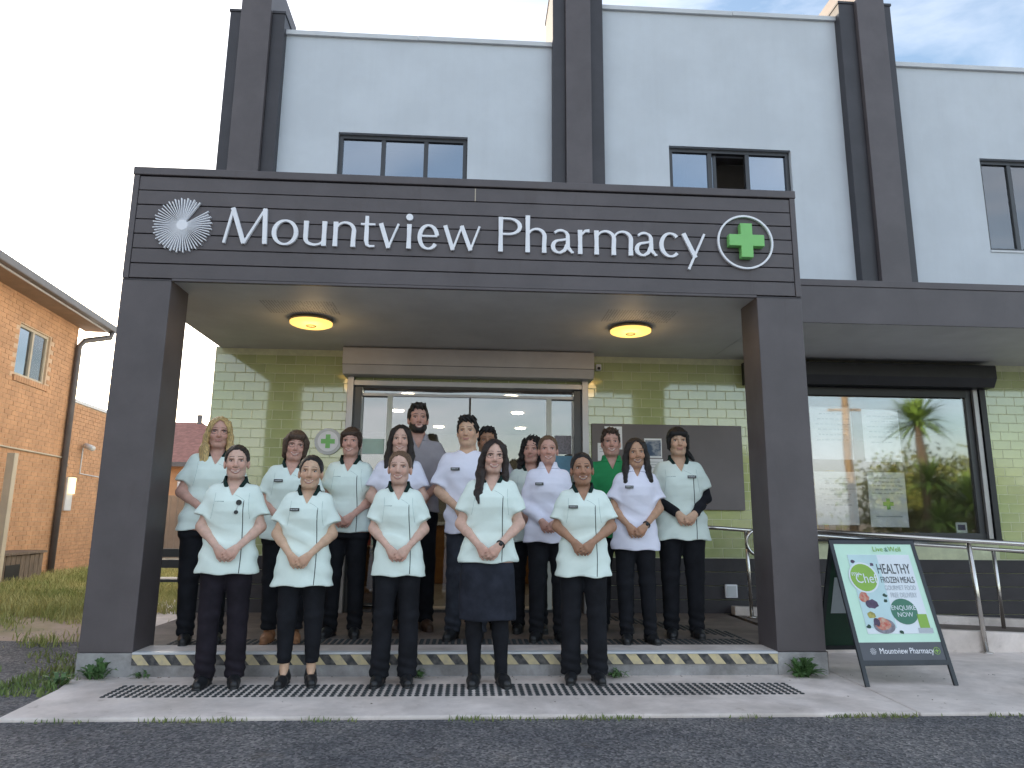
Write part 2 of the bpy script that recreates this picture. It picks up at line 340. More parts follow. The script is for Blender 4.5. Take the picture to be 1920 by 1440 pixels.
# perforated zones of the soffit over the lamps: small vent holes
for cx in (-1.53, 1.55):
    b = MB()
    for i in range(26):
        for j in range(14):
            x = cx-.32+i*.025; y = .48+j*.028
            if random.random() < .9: b.box(x-.003, x+.003, y-.003, y+.003, HS-.0085, HS-.0065)
    stuff(b.build('vent_hole', 'charcoal', so_))
M['lamp_glow'] = emit('lamp_diffuser', (1, .62, .16), .33); M['lamp_rim'] = mat('lamp_rim', (.45, .36, .2), .35, .05, 5, metal=.6)
for n_, cx in (('left', -1.525), ('right', 1.553)):
    t = thing('ceiling_lamp', f'round lit ceiling lamp under the porch soffit, the {n_}most of two', 'lamp', (cx, 1.04, HS-.006), 'porch ceiling lamps')
    MB().lathe([(.15, 0), (.15, -.014), (.145, -.02)], (cx, 1.04, HS-.007), 40).build('base_ring', 'lamp_rim', t, True)
    MB().lathe([(.19, -.022), (.2, -.03), (.197, -.052), (.17, -.064), (.07, -.068), (.0, -.066)], (cx, 1.04, HS-.006), 40).build('diffuser', 'lamp_glow', t, True)
    MB().lathe([(.205, -.016), (.206, -.03), (.201, -.035)], (cx, 1.04, HS-.006), 40).build('rim', 'lamp_rim', t, True)
    MB().lathe([(.05, -.069), (.045, -.076), (.0, -.077)], (cx, 1.04, HS-.006), 24).build('centre_cap', 'lamp_rim', t, True)
    ld = bpy.data.lights.new('lamp_light', 'POINT'); ld.energy = .7; ld.color = (1, .66, .3); ld.shadow_soft_size = .12
    lo = bpy.data.objects.new('lamp_light', ld); COL.objects.link(lo); lo.location = (0, 0, -.16); lo.parent = t

# ------------------------------------------------------------------ pharmacy building
bd = thing('pharmacy_building', 'two storey pharmacy building, pale stucco upper walls, charcoal pilasters and green tiles', 'building', (0, D, 0))
UY = 2.05
def wall_hole(x0, x1, z0, z1, hx0, hx1, hz0, hz1, y0, y1):
    b = MB()
    b.box(x0, hx0, y0, y1, z0, z1); b.box(hx1, x1, y0, y1, z0, z1); b.box(hx0, hx1, y0, y1, hz1, z1); b.box(hx0, hx1, y0, y1, z0, hz0)
    bm = bmesh.new(); me = b.mesh('t'); bm.from_mesh(me); bmesh.ops.remove_doubles(bm, verts=bm.verts, dist=1e-5)
    # drop inner doubled faces
    seen = {}
    for f in list(bm.faces):
        k = tuple(sorted(v.index for v in f.verts)); seen.setdefault(k, []).append(f)
    dead = [f for v in seen.values() if len(v) > 1 for f in v]
    bmesh.ops.delete(bm, geom=dead, context='FACES'); m2 = bpy.data.meshes.new('upper_wall'); bm.to_mesh(m2); bm.free(); bpy.data.meshes.remove(me); return m2
def stucco_mat():
    m = M['stucco']; nt = m.node_tree; b = nt.nodes['Principled BSDF']; l = nt.links.new
    # rain streaks running down from the parapet, faint
    src = b.inputs['Base Color'].links[0].from_socket
    t = N(nt, 'ShaderNodeTexCoord'); mp_ = N(nt, 'ShaderNodeMapping', inp={'Scale': (5, 5, .25)}); n = N(nt, 'ShaderNodeTexNoise', inp={'Scale': 1.6, 'Detail': 8.0, 'Roughness': .65})
    l(t.outputs['Object'], mp_.inputs[0]); l(mp_.outputs[0], n.inputs['Vector'])
    r = N(nt, 'ShaderNodeValToRGB'); r.color_ramp.elements[0].color = (.972, .97, .968, 1); r.color_ramp.elements[1].color = (1, 1, 1, 1); r.color_ramp.elements[0].position = .3; r.color_ramp.elements[1].position = .55
    l(n.outputs['Fac'], r.inputs[0]); x = N(nt, 'ShaderNodeMix', data_type='RGBA', blend_type='MULTIPLY', inp={'Factor': 1.0}); l(src, x.inputs[6]); l(r.outputs[0], x.inputs[7]); l(x.outputs[2], b.inputs['Base Color'])
stucco_mat()
bays = [(-2.62, 1.0, 6.81, (-1.587, -.091, 4.35, 5.545)), (1.48, 4.63, 7.37, (2.303, 3.791, 4.35, 5.545)), (5.18, 9.6, 6.78, (6.162, 7.66, 4.35, 5.545))]
for x0, x1, zt, (a, b_, c, d_) in bays:
    me = wall_hole(x0, x1, 3.05, zt, a, b_, c, d_, UY, UY+.24); me.materials.append(M['stucco']); uw = link('upper_wall', me, bd)
    n = 2; xm = (x0+x1)/2+.1
    for q, (p0, p1) in enumerate(((x0, xm-.002), (xm+.002, x1))):
        MB().box(p0, p1, UY-.035, UY+.27, zt-.045+.004*q, zt+.014+.003*q).build('parapet_cap', 'capwhite', uw, bevel=.004)
    MB().box(a-.0, b_+.0, UY-.012, UY+.1, c-.02, c+.004).build('window_sill', 'capwhite', uw)
def pane_window(x0, x1, z0, z1, y, cuts, fr=.045, gm='glassu', parent=bd, name='window', fm='aludark', skip=()):
    w = MB().box(x0, x1, y, y+.06, z1-fr, z1).box(x0, x1, y, y+.06, z0, z0+fr).box(x0, x0+fr, y, y+.06, z0+fr, z1-fr).box(x1-fr, x1, y, y+.06, z0+fr, z1-fr)
    for c in cuts: w.box(c-fr*.55, c+fr*.55, y+.004, y+.056, z0+fr, z1-fr)
    w = w.build(name, fm, parent)
    e = [x0+fr]+list(cuts)+[x1-fr]
    for i in range(len(e)-1):
        if i in skip: continue
        a = e[i]+(fr*.55 if i else 0); b = e[i+1]-(fr*.55 if i < len(e)-2 else 0)
        MB().box(a, b, y+.026, y+.034, z0+fr, z1-fr).build('pane', gm, w)
    return w
w1 = pane_window(-1.58, -.098, 4.355, 5.54, UY+.05, (-1.069, -.575))
w2 = pane_window(2.31, 3.785, 4.355, 5.54, UY+.05, (2.81, 3.27), skip=(1,))
MB().box(2.86, 2.90, UY+.09, UY+.13, 4.40, 5.49).build('sliding_sash', 'aludark', w2)
MB().box(2.74, 2.86, UY+.10, UY+.112, 4.40, 5.49).build('pane', 'glassu', w2)
w3 = pane_window(6.17, 7.655, 4.355, 5.54, UY+.05, (6.57, 7.2), gm='glassw')
# rooms behind upper windows: their shade is put into the near-black sheet colour
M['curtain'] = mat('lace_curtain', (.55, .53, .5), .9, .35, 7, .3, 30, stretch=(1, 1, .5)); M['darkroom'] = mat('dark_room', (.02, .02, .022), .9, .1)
for x0, x1 in ((-2.0, .4), (2.0, 4.2)):
    MB().box(x0, x1, UY+1.6, UY+1.65, 3.9, 6.2).build('room_dark_sheet', 'darkroom', bd)
b = MB()
for i in range(60):
    x = 6.2+i*.024; b.add([(x, UY+.16+.012*math.sin(i*1.3), 4.3), (x+.024, UY+.16+.012*math.sin(i*1.3+1.3), 4.3), (x+.024, UY+.16+.012*math.sin(i*1.3+1.3), 5.6), (x, UY+.16+.012*math.sin(i*1.3), 5.6)], [(0, 1, 2, 3)])
b.build('curtain', 'curtain', w3, True)
b = MB()
for i in range(20):
    x = 2.34+i*.012; b.add([(x, UY+.2+.008*math.sin(i*1.5), 4.3), (x+.012, UY+.2+.008*math.sin(i*1.5+1.5), 4.3), (x+.012, UY+.2+.008*math.sin(i*1.5+1.5), 5.6), (x, UY+.2+.008*math.sin(i*1.5), 5.6)], [(0, 1, 2, 3)])
b.build('curtain', 'curtain', w2, True)
# pilasters: two dark wings and a lighter projecting centre
for (a, b_, c, d_), zw, zc in (((-2.893, -2.753, -2.409, -2.262), 6.96, 7.55), ((.90, 1.048, 1.351, 1.506), 7.62, 8.1), ((4.476, 4.673, 5.03, 5.144), 7.5, 8.0)):
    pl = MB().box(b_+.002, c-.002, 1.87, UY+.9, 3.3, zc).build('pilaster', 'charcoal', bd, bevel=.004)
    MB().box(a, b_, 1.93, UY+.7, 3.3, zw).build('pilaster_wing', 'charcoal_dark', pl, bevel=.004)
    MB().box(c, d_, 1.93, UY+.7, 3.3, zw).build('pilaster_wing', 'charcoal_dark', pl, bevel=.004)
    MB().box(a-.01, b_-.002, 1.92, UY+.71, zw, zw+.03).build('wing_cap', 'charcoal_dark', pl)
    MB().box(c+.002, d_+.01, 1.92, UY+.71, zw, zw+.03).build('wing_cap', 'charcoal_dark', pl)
# building core: sides, back, roof, first floor
M['sidewall'] = M['stucco']
MB().box(-2.85, -2.66, D+.12, 13, -.1, 6.6).build('side_wall', 'stucco', bd)
MB().box(9.4, 9.6, D+.12, 13, -.1, 6.6).build('side_wall', 'stucco', bd)
MB().box(-2.66, 9.4, 12.8, 13, -.1, 6.6).build('back_wall', 'stucco', bd)
MB().box(-2.66, 9.4, UY+.9, 12.8, 6.3, 6.4).build('roof', 'greyroof', bd)
MB().box(-2.66, 9.4, D+.13, 12.8, 3.05, 3.2).build('floor_slab', 'inceil', bd)
# right-hand canopy
rc_ = MB().box(XR+.02, 9.6, .735, UY-.06, HS+.012, 3.41).build('side_canopy', 'charcoal', bd)
MB().box(XR+.02, 9.62, .715, .76, 3.375, 3.44).build('canopy_flashing', 'charcoal', rc_, bevel=.004)
MB().box(XR+.02, 9.62, .722, .734, HS-.004, 3.373).build('canopy_fascia', 'charcoal', rc_, bevel=.003)
MB().box(XR+.006, 9.6, .737, D-.002, HS-.004, HS+.010).build('canopy_soffit', 'soffit', rc_)
# lower front wall: grout bed with openings, glazed tiles, dark cladding below
TZ0 = .752
gw = MB()
wall_rects = [(-2.85, -1.30, .1, 3.02), (1.30, 3.25, .1, 3.02), (6.03, 9.6, .1, 3.02), (-1.30, 1.30, 2.63, 3.02), (3.25, 6.03, 2.78, 3.02), (3.25, 6.03, .1, .98)]
for x0, x1, z0, z1 in wall_rects: gw.box(x0, x1, D, D+.12, z0, z1)
gw = gw.build('tiled_wall', 'grout', bd)
TP, TH, TG = .218, .104, .006
def tile_mesh(w, h=TH-TG, t=.0028, bv=.0018):
    b = MB(); x, z = w/2, h/2
    b.add([(-x, 0, -z), (x, 0, -z), (x, 0, z), (-x, 0, z), (-x, -t+bv, -z), (x, -t+bv, -z), (x, -t+bv, z), (-x, -t+bv, z), (-x+bv, -t, -z+bv), (x-bv, -t, -z+bv), (x-bv, -t, z-bv), (-x+bv, -t, z-bv)],
          [(8, 9, 10, 11)]+[(4+i, 4+(i+1) % 4, 8+(i+1) % 4, 8+i) for i in range(4)]+[(i, (i+1) % 4, 4+(i+1) % 4, 4+i) for i in range(4)])
    return b
tiles = []
for x0, x1, z0, z1 in wall_rects:
    if z1 < 1: continue
    r0 = 0
    while TZ0+(r0+1)*TH <= z1-.004:
        zc = TZ0+(r0+.5)*TH
        if zc-TH/2 >= z0-.03:
            off = (r0 % 2)*TP/2; k = math.floor((x0-off)/TP)
            while True:
                a = max(x0+.002, off+k*TP); b_ = min(x1-.002, off+(k+1)*TP); k += 1
                if a >= x1-.03: break
                if b_-a > .03: tiles.append((a, b_, zc))
        r0 += 1
def tile_vis(t):   # how openly the tile shows
    x = (t[0]+t[1])/2; z = t[2]
    if x > 8.2: return 9
    if 1.37 < x < 3.1 and 1.26 < z < 2.22: return 8
    if abs(x) < 1.45 and z > 2.6: return 7
    if 2.7 < x < 3.6: return 6
    if x < -1.3: return 0 if z > 1.7 else 3
    if x < 3: return 0 if (z > 2.2 or z < 1.3) else 2
    if 3.25 < x < 6.03: return 4
    return 1
tiles.sort(key=tile_vis)
cache = {}; rest = MB()
for i, (a, b_, z) in enumerate(tiles):
    w = round(b_-a-TG, 3)
    if i < 300:
        if w not in cache: cache[w] = tile_mesh(w).mesh('tile', 'tile')
        o = link('tile', cache[w], gw); o.location = ((a+b_)/2, D, z); o.rotation_euler = (random.gauss(0, .001), 0, random.gauss(0, .001))
    else:
        q = tile_mesh(w); rest.add([(x+(a+b_)/2, y+D, zz+z) for x, y, zz in q.v], q.f)
stuff(rest.build('tile_field', 'tile', gw))
for x0, x1 in ((-2.85, -1.32), (1.32, 9.6)):
    z = ZS+.002 if x1 < 0 else -.02
    zz = np.linspace(.01, TZ0-.004, 6)
    for i in range(5): MB().box(x0, x1, D-.022, D-.001, zz[i]+.003, zz[i+1]-.003).build('cladding_board', 'boards', gw, bevel=.003)
# ---- entrance: shutter box, frame, sliding glass doors
en = thing('entrance_doors', 'wide glass sliding entrance doors in a pale aluminium frame under a roller shutter box', 'door', (0, D, ZS))
sb = MB(); 
prof = [(D, 2.70), (D, 2.995), (D-.23, 2.995), (D-.25, 2.98), (D-.25, 2.80), (D-.20, 2.70)]
n = len(prof); v = [(-1.40, y, z) for y, z in prof]+[(1.375, y, z) for y, z in prof]
sb.add(v, [tuple(range(n-1, -1, -1)), tuple(range(n, 2*n))]+[(i, (i+1) % n, (i+1) % n+n, i+n) for i in range(n)])
sb.build('shutter_box', 'shutter', en, fix=True)
MB().box(-1.402, 1.377, D-.254, D-.02, 2.795, 2.80).build('shutter_seam', 'aludark', en)
for x in (-1.33, 1.30): MB().box(x-.035, x+.035, D-.07, D-.0, ZS, 2.70).build('shutter_guide', 'alu', en, bevel=.004)
MB().box(-1.295, 1.265, D-.06, D+.1, 2.60, 2.66).build('head_frame', 'alu', en, bevel=.004)
for x in (-1.255, 1.225): MB().box(x-.045, x+.045, D-.01, D+.1, ZS, 2.60).build('jamb', 'aludark', en, bevel=.004)
M['leafedge'] = mat('door_stile', (.62, .66, .62), .4, .04)
for x0, x1, y in ((-1.21, -.93, D+.09), (-.87, -.012, D+.05), (.012, .87, D+.05), (.93, 1.18, D+.09)):
    gp = MB().box(x0, x1, y, y+.012, ZS+.06, 2.5).build('glass_leaf', 'glass', en)
for x in (-.90, .90): MB().box(x-.028, x+.028, D+.03, D+.10, ZS, 2.5).build('stile', 'leafedge', en)
for x in (-.006, ): MB().box(x-.006, x+.006, D+.044, D+.07, ZS+.03, 2.5).build('meeting_stile', 'aludark', en)
MB().box(-1.21, 1.18, D+.03, D+.11, 2.50, 2.53).build('transom', 'alu', en)
MB().box(-1.21, 1.18, D+.092, D+.10, 2.53, 2.60).build('transom_glass', 'glass', en)
MB().box(-1.21, 1.18, D+.0, D+.12, ZS, ZS+.03).build('threshold', 'aludark', en)
# stickers on the glass
M['mint'] = mat('mint_print', (.50, .68, .62), .6, .05, 6); M['bluep'] = mat('blue_print', (.12, .30, .45), .5, .1, 8); M['greyp'] = mat('grey_print', (.24, .23, .27), .6, .25, 40)
M['purple'] = mat('purple_print', (.10, .05, .20), .5, .1, 8)
tag(MB().box(-1.19, -.95, D+.082, D+.088, 1.85, 2.02).build('door_sticker', 'mint'), 'pale mint sticker low on the left fixed door pane', 'sticker')
tag(MB().box(.97, 1.16, D+.082, D+.088, 1.88, 2.09).build('door_sticker', 'greyp'), 'grey printed opening hours sticker on the right door pane', 'sticker')
tag(MB().box(.95, 1.17, D+.082, D+.088, 1.66, 1.86).build('door_sticker', 'bluep'), 'blue sticker below the grey one on the right door pane', 'sticker')
# ---- shop interior
MB().box(-2.6, 9.3, D+.13, 12.7, .05, ZS-.004).build('shop_floor', 'infloor', bd)
MB().box(-2.6, 9.3, D+.13, 9.5, 2.92, 2.94).build('shop_ceiling', 'inceil', bd)
MB().box(-2.6, 9.3, 9.4, 9.5, ZS, 2.92).build('shop_back_wall', 'inwall', bd)
M['inlight'] = emit('shop_light', (1, .93, .75), 9)
k = 0
for y, xs in ((3.4, (-.75, .75)), (4.6, (-.9, .6, 4.4)), (6.2, (-1.2, .8)), (8.2, (-.6, 1))):
    for x in xs:
        o = MB().lathe([(.10, 0), (.10, -.01), (0, -.012)], (x, y, 2.918), 20).build('shop_downlight', 'inlight')
        tag(o, 'small lit downlight in the shop ceiling seen through the entrance glass', 'light', 'lit downlights in the shop ceiling')
def shelf_unit(x0, y0, w, seed, lab):
    rr = random.Random(seed); t = thing('shop_shelf', lab, 'shelf', (x0+w/2, y0, ZS))
    MB().box(x0, x0+.03, y0, y0+.4, ZS, 1.9).box(x0+w-.03, x0+w, y0, y0+.4, ZS, 1.9).box(x0+.03, x0+w-.03, y0+.37, y0+.4, ZS, 1.9).build('frame', 'inwall', t)
    for q in range(5):
        z = ZS+.1+q*.36; MB().box(x0+.03, x0+w-.03, y0, y0+.37, z, z+.025).build('shelf_board', 'white', t)
        x = x0+.05
        while x < x0+w-.14:
            ww = rr.uniform(.06, .12); hh = rr.uniform(.12, .26); c = rr.choice(pk)
            MB().box(x, x+ww, y0+.04, y0+.16, z+.026, z+.026+hh).build('packet', c, t); x += ww+.012
pk = []
for i, c in enumerate(((.55, .56, .55), (.10, .28, .36), (.5, .1, .08), (.12, .38, .16), (.55, .42, .12), (.35, .35, .5))):
    M['pk%d' % i] = mat('packet_card', c, .5, .1); pk.append('pk%d' % i)
shelf_unit(-2.3, 8.0, 1.6, 1, 'shop shelf with packets at the back left of the store')
shelf_unit(.6, 8.2, 1.6, 2, 'shop shelf with packets behind the right door leaf')
shelf_unit(4.4, 5.6, 1.6, 3, 'shop shelf with packets behind the poster window')
cb = thing('cabinet', 'orange timber cabinet just inside the left door pane', 'cabinet', (-1.0, 2.95, ZS))
MB().box(-1.24, -.70, 2.75, 3.15, ZS+.05, .80).build('carcass', 'orange', cb, bevel=.006); MB().box(-1.22, -.72, 2.77, 3.13, ZS, ZS+.05).build('kick', 'black', cb); MB().box(-1.26, -.68, 2.73, 3.17, .80, .83).build('top', 'orange', cb, bevel=.006)
MB().lathe([(.05, 0), (.055, .01), (.0, .012)], (0, 0, 0), 20).build('plate', 'alu', cb).matrix_basis = Matrix.Translation((-.97, 2.748, .55)) @ Matrix.Rotation(PI/2, 4, 'X')
ct = thing('counter', 'long timber shop counter seen dimly through the door glass', 'counter', (.3, 6, ZS))
MB().box(-.6, 1.2, 5.8, 6.4, ZS, 1.05).build('front', 'orange', ct, bevel=.01); MB().box(-.65, 1.25, 5.75, 6.45, 1.05, 1.1).build('top', 'white', ct, bevel=.006)
# ---- right window
rw = thing('shop_window', 'large black framed shop window with posters under a black roller shutter box', 'window', (4.7, D, .98))
pane_window(3.25, 6.03, .98, 2.70, D-.01, (5.86,), .06, 'glassw', rw, 'frame', 'aludark')
MB().box(5.90, 5.955, D-.05, D-.012, .98, 2.70).build('shutter_guide', 'alu', rw, bevel=.003)
MB().box(5.965, 6.035, D-.07, D-.012, .96, 2.76).build('shutter_guide', 'black', rw, bevel=.003)
sb = MB(); prof = [(D, 2.70), (D, 2.955), (D-.22, 2.955), (D-.24, 2.94), (D-.24, 2.80), (D-.18, 2.70)]
v = [(3.15, y, z) for y, z in prof]+[(6.07, y, z) for y, z in prof]
sb.add(v, [tuple(range(n-1, -1, -1)), tuple(range(n, 2*n))]+[(i, (i+1) % n, (i+1) % n+n, i+n) for i in range(n)]).build('shutter_box', 'black', rw, fix=True)
MB().box(3.26, 5.83, D-.03, D-.012, 2.60, 2.70).build('shutter_lath', 'black', rw, bevel=.004)
MB().box(3.2, 6.05, D-.06, D+.02, .94, .978).build('sill', 'black', rw)
M['ink'] = mat('grey_ink', (.50, .53, .56), .7, .1)
def poster(x0, x1, z0, z1, lab, cross=False, lines=6, y=D+.012):
    t = thing('poster', lab, 'poster', ((x0+x1)/2, y, z0)); MB().box(x0, x1, y, y+.002, z0, z1).build('sheet', 'paper', t)
    w = x1-x0; h = z1-z0; rr = random.Random(int(x0*100+z0*37))
    for i in range(lines):
        z = z1-h*(.14+.10*i) if not cross else z1-h*(.12+.07*i); ww = w*rr.uniform(.25, .4)
        q = MB(); xa = (x0+x1)/2-ww
        while xa < (x0+x1)/2+ww: wd = rr.uniform(.02, .06); q.box(xa, xa+wd, y-.0012, y-.0005, z, z+.012+.004*rr.random()); xa += wd+.012
        q.build('printed_line', 'ink', t)
    if cross:
        c = ((x0+x1)/2, z0+h*.42); b = MB(); a, q = .062, .022
        b.prism([(c[0]-q, c[1]-a), (c[0]+q, c[1]-a), (c[0]+q, c[1]-q), (c[0]+a, c[1]-q), (c[0]+a, c[1]+q), (c[0]+q, c[1]+q), (c[0]+q, c[1]+a), (c[0]-q, c[1]+a), (c[0]-q, c[1]+q), (c[0]-a, c[1]+q), (c[0]-a, c[1]-q), (c[0]-q, c[1]-q)], y-.0014, y-.0006).build('cross', 'green', t)
        MB().box(x0+w*.15, x1-w*.15, y-.0012, y-.0005, z0+h*.18, z0+h*.18+.014).build('printed_line', 'ink', t)
YP = D+.030
poster(3.95, 4.44, 1.86, 2.47, 'white window poster, upper of the two beside the portal post', y=YP)
poster(4.57, 5.01, 1.84, 2.45, 'white window poster at the top of the column nearest the plants reflection', y=YP)
poster(3.95, 4.44, 1.12, 1.72, 'white window poster, lower of the two beside the portal post', y=YP)
poster(4.575, 5.02, 1.10, 1.72, 'white window poster printed with a small green cross', True, 5, y=YP)
t = thing('window_sticker', 'small purple and white sticker in the lower corner of the shop window', 'sticker', (5.64, YP, 1.0)); MB().box(5.575, 5.705, YP, YP+.002, 1.045, 1.16).build('sheet', 'paper', t); MB().box(5.595, 5.685, YP-.0012, YP-.0004, 1.075, 1.135).build('print', 'purple', t)
# ---- noticeboard and papers, cross sign
M['board'] = mat('noticeboard', (.17, .15, .148), .6, .06, 3)
nb = thing('noticeboard', 'wide grey brown noticeboard on the green tiles right of the doors', 'noticeboard', (2.23, D, 1.26))
MB().box(1.375, 3.10, D-.035, D-.010, 1.27, 2.22).build('panel', 'board', nb, bevel=.004)
M['photo'] = mat('photo_print', (.05, .09, .16), .5, .3, 9, col2=(.35, .38, .42), ramp=(.45, .6)); M['photo2'] = mat('photo_print_warm', (.25, .13, .03), .5, .3, 9, col2=(.12, .2, .3), ramp=(.45, .6))
def notice(x0, x1, z0, z1, lab, pic=None, lines=3):
    t = thing('notice', lab, 'notice', ((x0+x1)/2, D-.036, z0), 'papers pinned to the noticeboard'); MB().box(x0, x1, D-.039, D-.0365, z0, z1).build('sheet', 'paper', t)
    if pic: MB().box(x0+.012, x1-.012, D-.0405, D-.0395, z0+(z1-z0)*.1, z1-.02).build('picture', pic, t)
    else:
        for i in range(lines): MB().box(x0+.02, x1-.03, D-.0405, D-.0395, z1-.04-i*.03, z1-.032-i*.03).build('printed_line', 'ink', t)
notice(1.52, 1.72, 1.93, 2.19, 'white paper pinned at the top left of the noticeboard')
notice(1.44, 1.60, 1.80, 2.00, 'small paper on the noticeboard left of the green polo')
notice(1.97, 2.17, 1.84, 2.06, 'photo print on the noticeboard between the two women in white and mint', 'photo')
notice(1.98, 2.18, 1.58, 1.83, 'white typed paper below the photo print on the noticeboard')
t = thing('cross_sign', 'round white wall sign with a green cross left of the entrance', 'sign', (-1.549, D, 1.97))
MB().ring(-1.549, 1.971, .145, .0, D-.03, D-.011, 48).build('disc', 'capwhite', t); MB().ring(-1.549, 1.971, .112, .0, D-.034, D-.0305, 48).build('face', 'white', t)
def cross_poly(c, a, q): return [(c[0]-q, c[1]-a), (c[0]+q, c[1]-a), (c[0]+q, c[1]-q), (c[0]+a, c[1]-q), (c[0]+a, c[1]+q), (c[0]+q, c[1]+q), (c[0]+q, c[1]+a), (c[0]-q, c[1]+a), (c[0]-q, c[1]+q), (c[0]-a, c[1]+q), (c[0]-a, c[1]-q), (c[0]-q, c[1]-q)]
MB().prism(cross_poly((-1.549, 1.971), .075, .025), D-.038, D-.0345).build('cross', 'green', t)
t = thing('alarm_sensor', 'small white sensor on the tiles at the top right of the shutter box', 'sensor', (1.47, D, 2.86)); MB().box(1.43, 1.49, D-.07, D-.011, 2.83, 2.9).build('body', 'white', t, bevel=.008); MB().ell((1.46, D-.072, 2.85), (.018, .012, .018)).build('lens', 'black', t, True)
t = thing('power_outlet', 'white outdoor power outlet on dark cladding beside the right post', 'outlet', (2.87, D, .35)); MB().box(2.82, 2.955, D-.06, D-.023, .33, .47).build('box', 'white', t, bevel=.006); MB().box(2.835, 2.94, D-.068, D-.061, .345, .455).build('cover', 'capwhite', t, bevel=.004)

# ------------------------------------------------------------------ sign lettering
sg = thing('shop_sign', 'white raised lettering Mountview Pharmacy with starburst and green cross on the fascia', 'sign', (0, -.01, 3.327))
CAP, XH, ST, TH_ = .305, .213, .035, .0165; Y0, Y1 = -.026, -.003; BZ = 3.327
def arc(cx, cz, a, b, t0, t1, n=20): return [(cx+a*math.cos(t0+(t1-t0)*i/n), cz+b*math.sin(t0+(t1-t0)*i/n)) for i in range(n+1)]
def wv(pts, cx, cz, s=ST, t=TH_):     # thick where the pen runs vertically, thin where it runs flat
    o = []
    for i in range(len(pts)):
        p, q = pts[max(i-1, 0)], pts[min(i+1, len(pts)-1)]; dx, dz = abs(q[0]-p[0]), abs(q[1]-p[1]); k = dz/(math.hypot(dx, dz)+1e-9); o.append(t+(s-t)*k**1.5)
    return o
def glyph(ch, x, w):
    b = MB(); cnt = [0]
    def s(pts, wd): cnt[0] += 1; b.stroke([(x+p[0], BZ+p[1]) for p in pts], wd, Y0-.0007*cnt[0], Y1+.0002*cnt[0])
    def rnd(pts): s(pts, wv(pts, 0, 0))
    stem = lambda c, z0, z1: s([(c, z0), (c, (z0+z1)/2), (c, z1)], [ST*1.1, ST*.94, ST*1.1])
    def arch(x0, x1, h=XH):
        r = (x1-x0)/2; pts = [(x0, h*.55)]+arc((x0+x1)/2+.004, h-r*.95-.004, r, r*.95, PI*.93, 0, 14)+[(x1, h*.3), (x1, 0)]
        s(pts, [TH_]+[TH_+(ST-TH_)*max(0, (i/14-.35)/.65)**1.2 for i in range(15)]+[ST, ST*1.1])
    if ch == 'M': s([(.012, 0), (w*.2, CAP)], [TH_*1.2, TH_*1.2]); s([(w*.2-.005, CAP), (w*.49, .0)], ST); s([(w*.485, .0), (w*.93, CAP)], TH_*1.15); s([(w*.925, CAP), (w*.965, 0)], ST)
    elif ch == 'o':
        pts = arc(w/2, XH/2, w/2-ST/2, XH/2-TH_/2+.004, 0, 2*PI, 40); rnd(pts)
    elif ch == 'u':
        r = (w-ST)/2; pts = [(ST/2, XH), (ST/2, XH*.6)]+arc(w/2, r*.85, r, r*.85-.008, PI, 1.93*PI, 14); s(pts, [ST*1.1, ST]+[ST-(ST-TH_)*min(1, i/9) for i in range(15)]); stem(w-ST/2, 0, XH)
    elif ch == 'n': stem(ST/2, 0, XH); arch(ST/2, w-ST/2)
    elif ch == 'h': stem(ST/2, 0, CAP*1.07); arch(ST/2, w-ST/2)
    elif ch == 'm': stem(ST/2, 0, XH); h = w/2; arch(ST/2, h); arch(h, w-ST/2)
    elif ch == 't': pts = [(w*.34, XH+.06), (w*.34, XH*.5), (w*.34, .06), (w*.42, .022), (w*.6, .010), (w*.98, .012)]; s(pts, [ST*.8, ST, ST, ST*.8, TH_*1.1, TH_*.9]); s([(-.012, XH-.012), (w*.98, XH-.012)], TH_)
    elif ch == 'v': s([(.018, XH), (w*.5, .0)], [ST*1.05, ST]); s([(w*.48, .0), (w-.01, XH)], TH_)
    elif ch == 'w':
        s([(.016, XH), (w*.27, 0)], ST*.95); s([(w*.26, 0), (w*.5, XH)], TH_); s([(w*.49, XH), (w*.74, 0)], ST*.95); s([(w*.73, 0), (w-.01, XH)], TH_)
    elif ch == 'i': stem(w/2, 0, XH); b.ring(x+w/2, BZ+XH+.063, .029, 0, Y0, Y1, 20)
    elif ch == 'e': pts = arc(w/2, XH/2, w/2-ST/2, XH/2-TH_/2+.004, .12, 1.80*PI, 34); rnd(pts); s([(ST*.5, XH*.54), (w-ST*.45, XH*.54)], TH_*.9)
    elif ch == 'c': pts = arc(w*.53, XH/2, w*.52-ST/2, XH/2-TH_/2+.004, .24*PI, 1.75*PI, 30); rnd(pts)
    elif ch == 'P': stem(ST/2, 0, CAP); pts = [(ST/2, CAP-.012)]+arc(w*.42, CAP*.735, w*.58-ST/2, CAP*.265-.012, PI/2, -PI/2, 18)+[(ST/2, CAP*.47+.012)]; rnd(pts)
    elif ch == 'a':
        pts = arc(w*.42, XH*.72, w*.42-ST/2, XH*.28-TH_/2, .82*PI, 0, 14)+[(w*.84-ST/2, XH*.3), (w*.86-ST/2, .05), (w*.95, .010), (w*1.02, .014)]; s(pts, [TH_*1.2]*8+[TH_+(ST-TH_)*i/7 for i in range(7)]+[ST, ST*.9, TH_*1.2, TH_*.8])
        pts = [(w*.82-ST/2, XH*.60), (w*.5, XH*.56)]+arc(w*.36, XH*.285, w*.35-ST/2+.008, XH*.275-TH_/2+.004, .55*PI, 1.55*PI, 16)+[(w*.6, .03), (w*.8-ST/2, .075)]; rnd(pts)
    elif ch == 'r': stem(ST/2, 0, XH); pts = [(ST/2, XH*.5), (ST*.8, XH*.8), (w*.62, XH*.965), (w*.98, XH*.97)]; s(pts, [TH_, TH_, TH_*1.3, ST*.85])
    elif ch == 'y': s([(.016, XH), (w*.55, .0)], ST); s([(w-.01, XH), (w*.25, -.105)], [TH_*1.1, TH_*1.2])
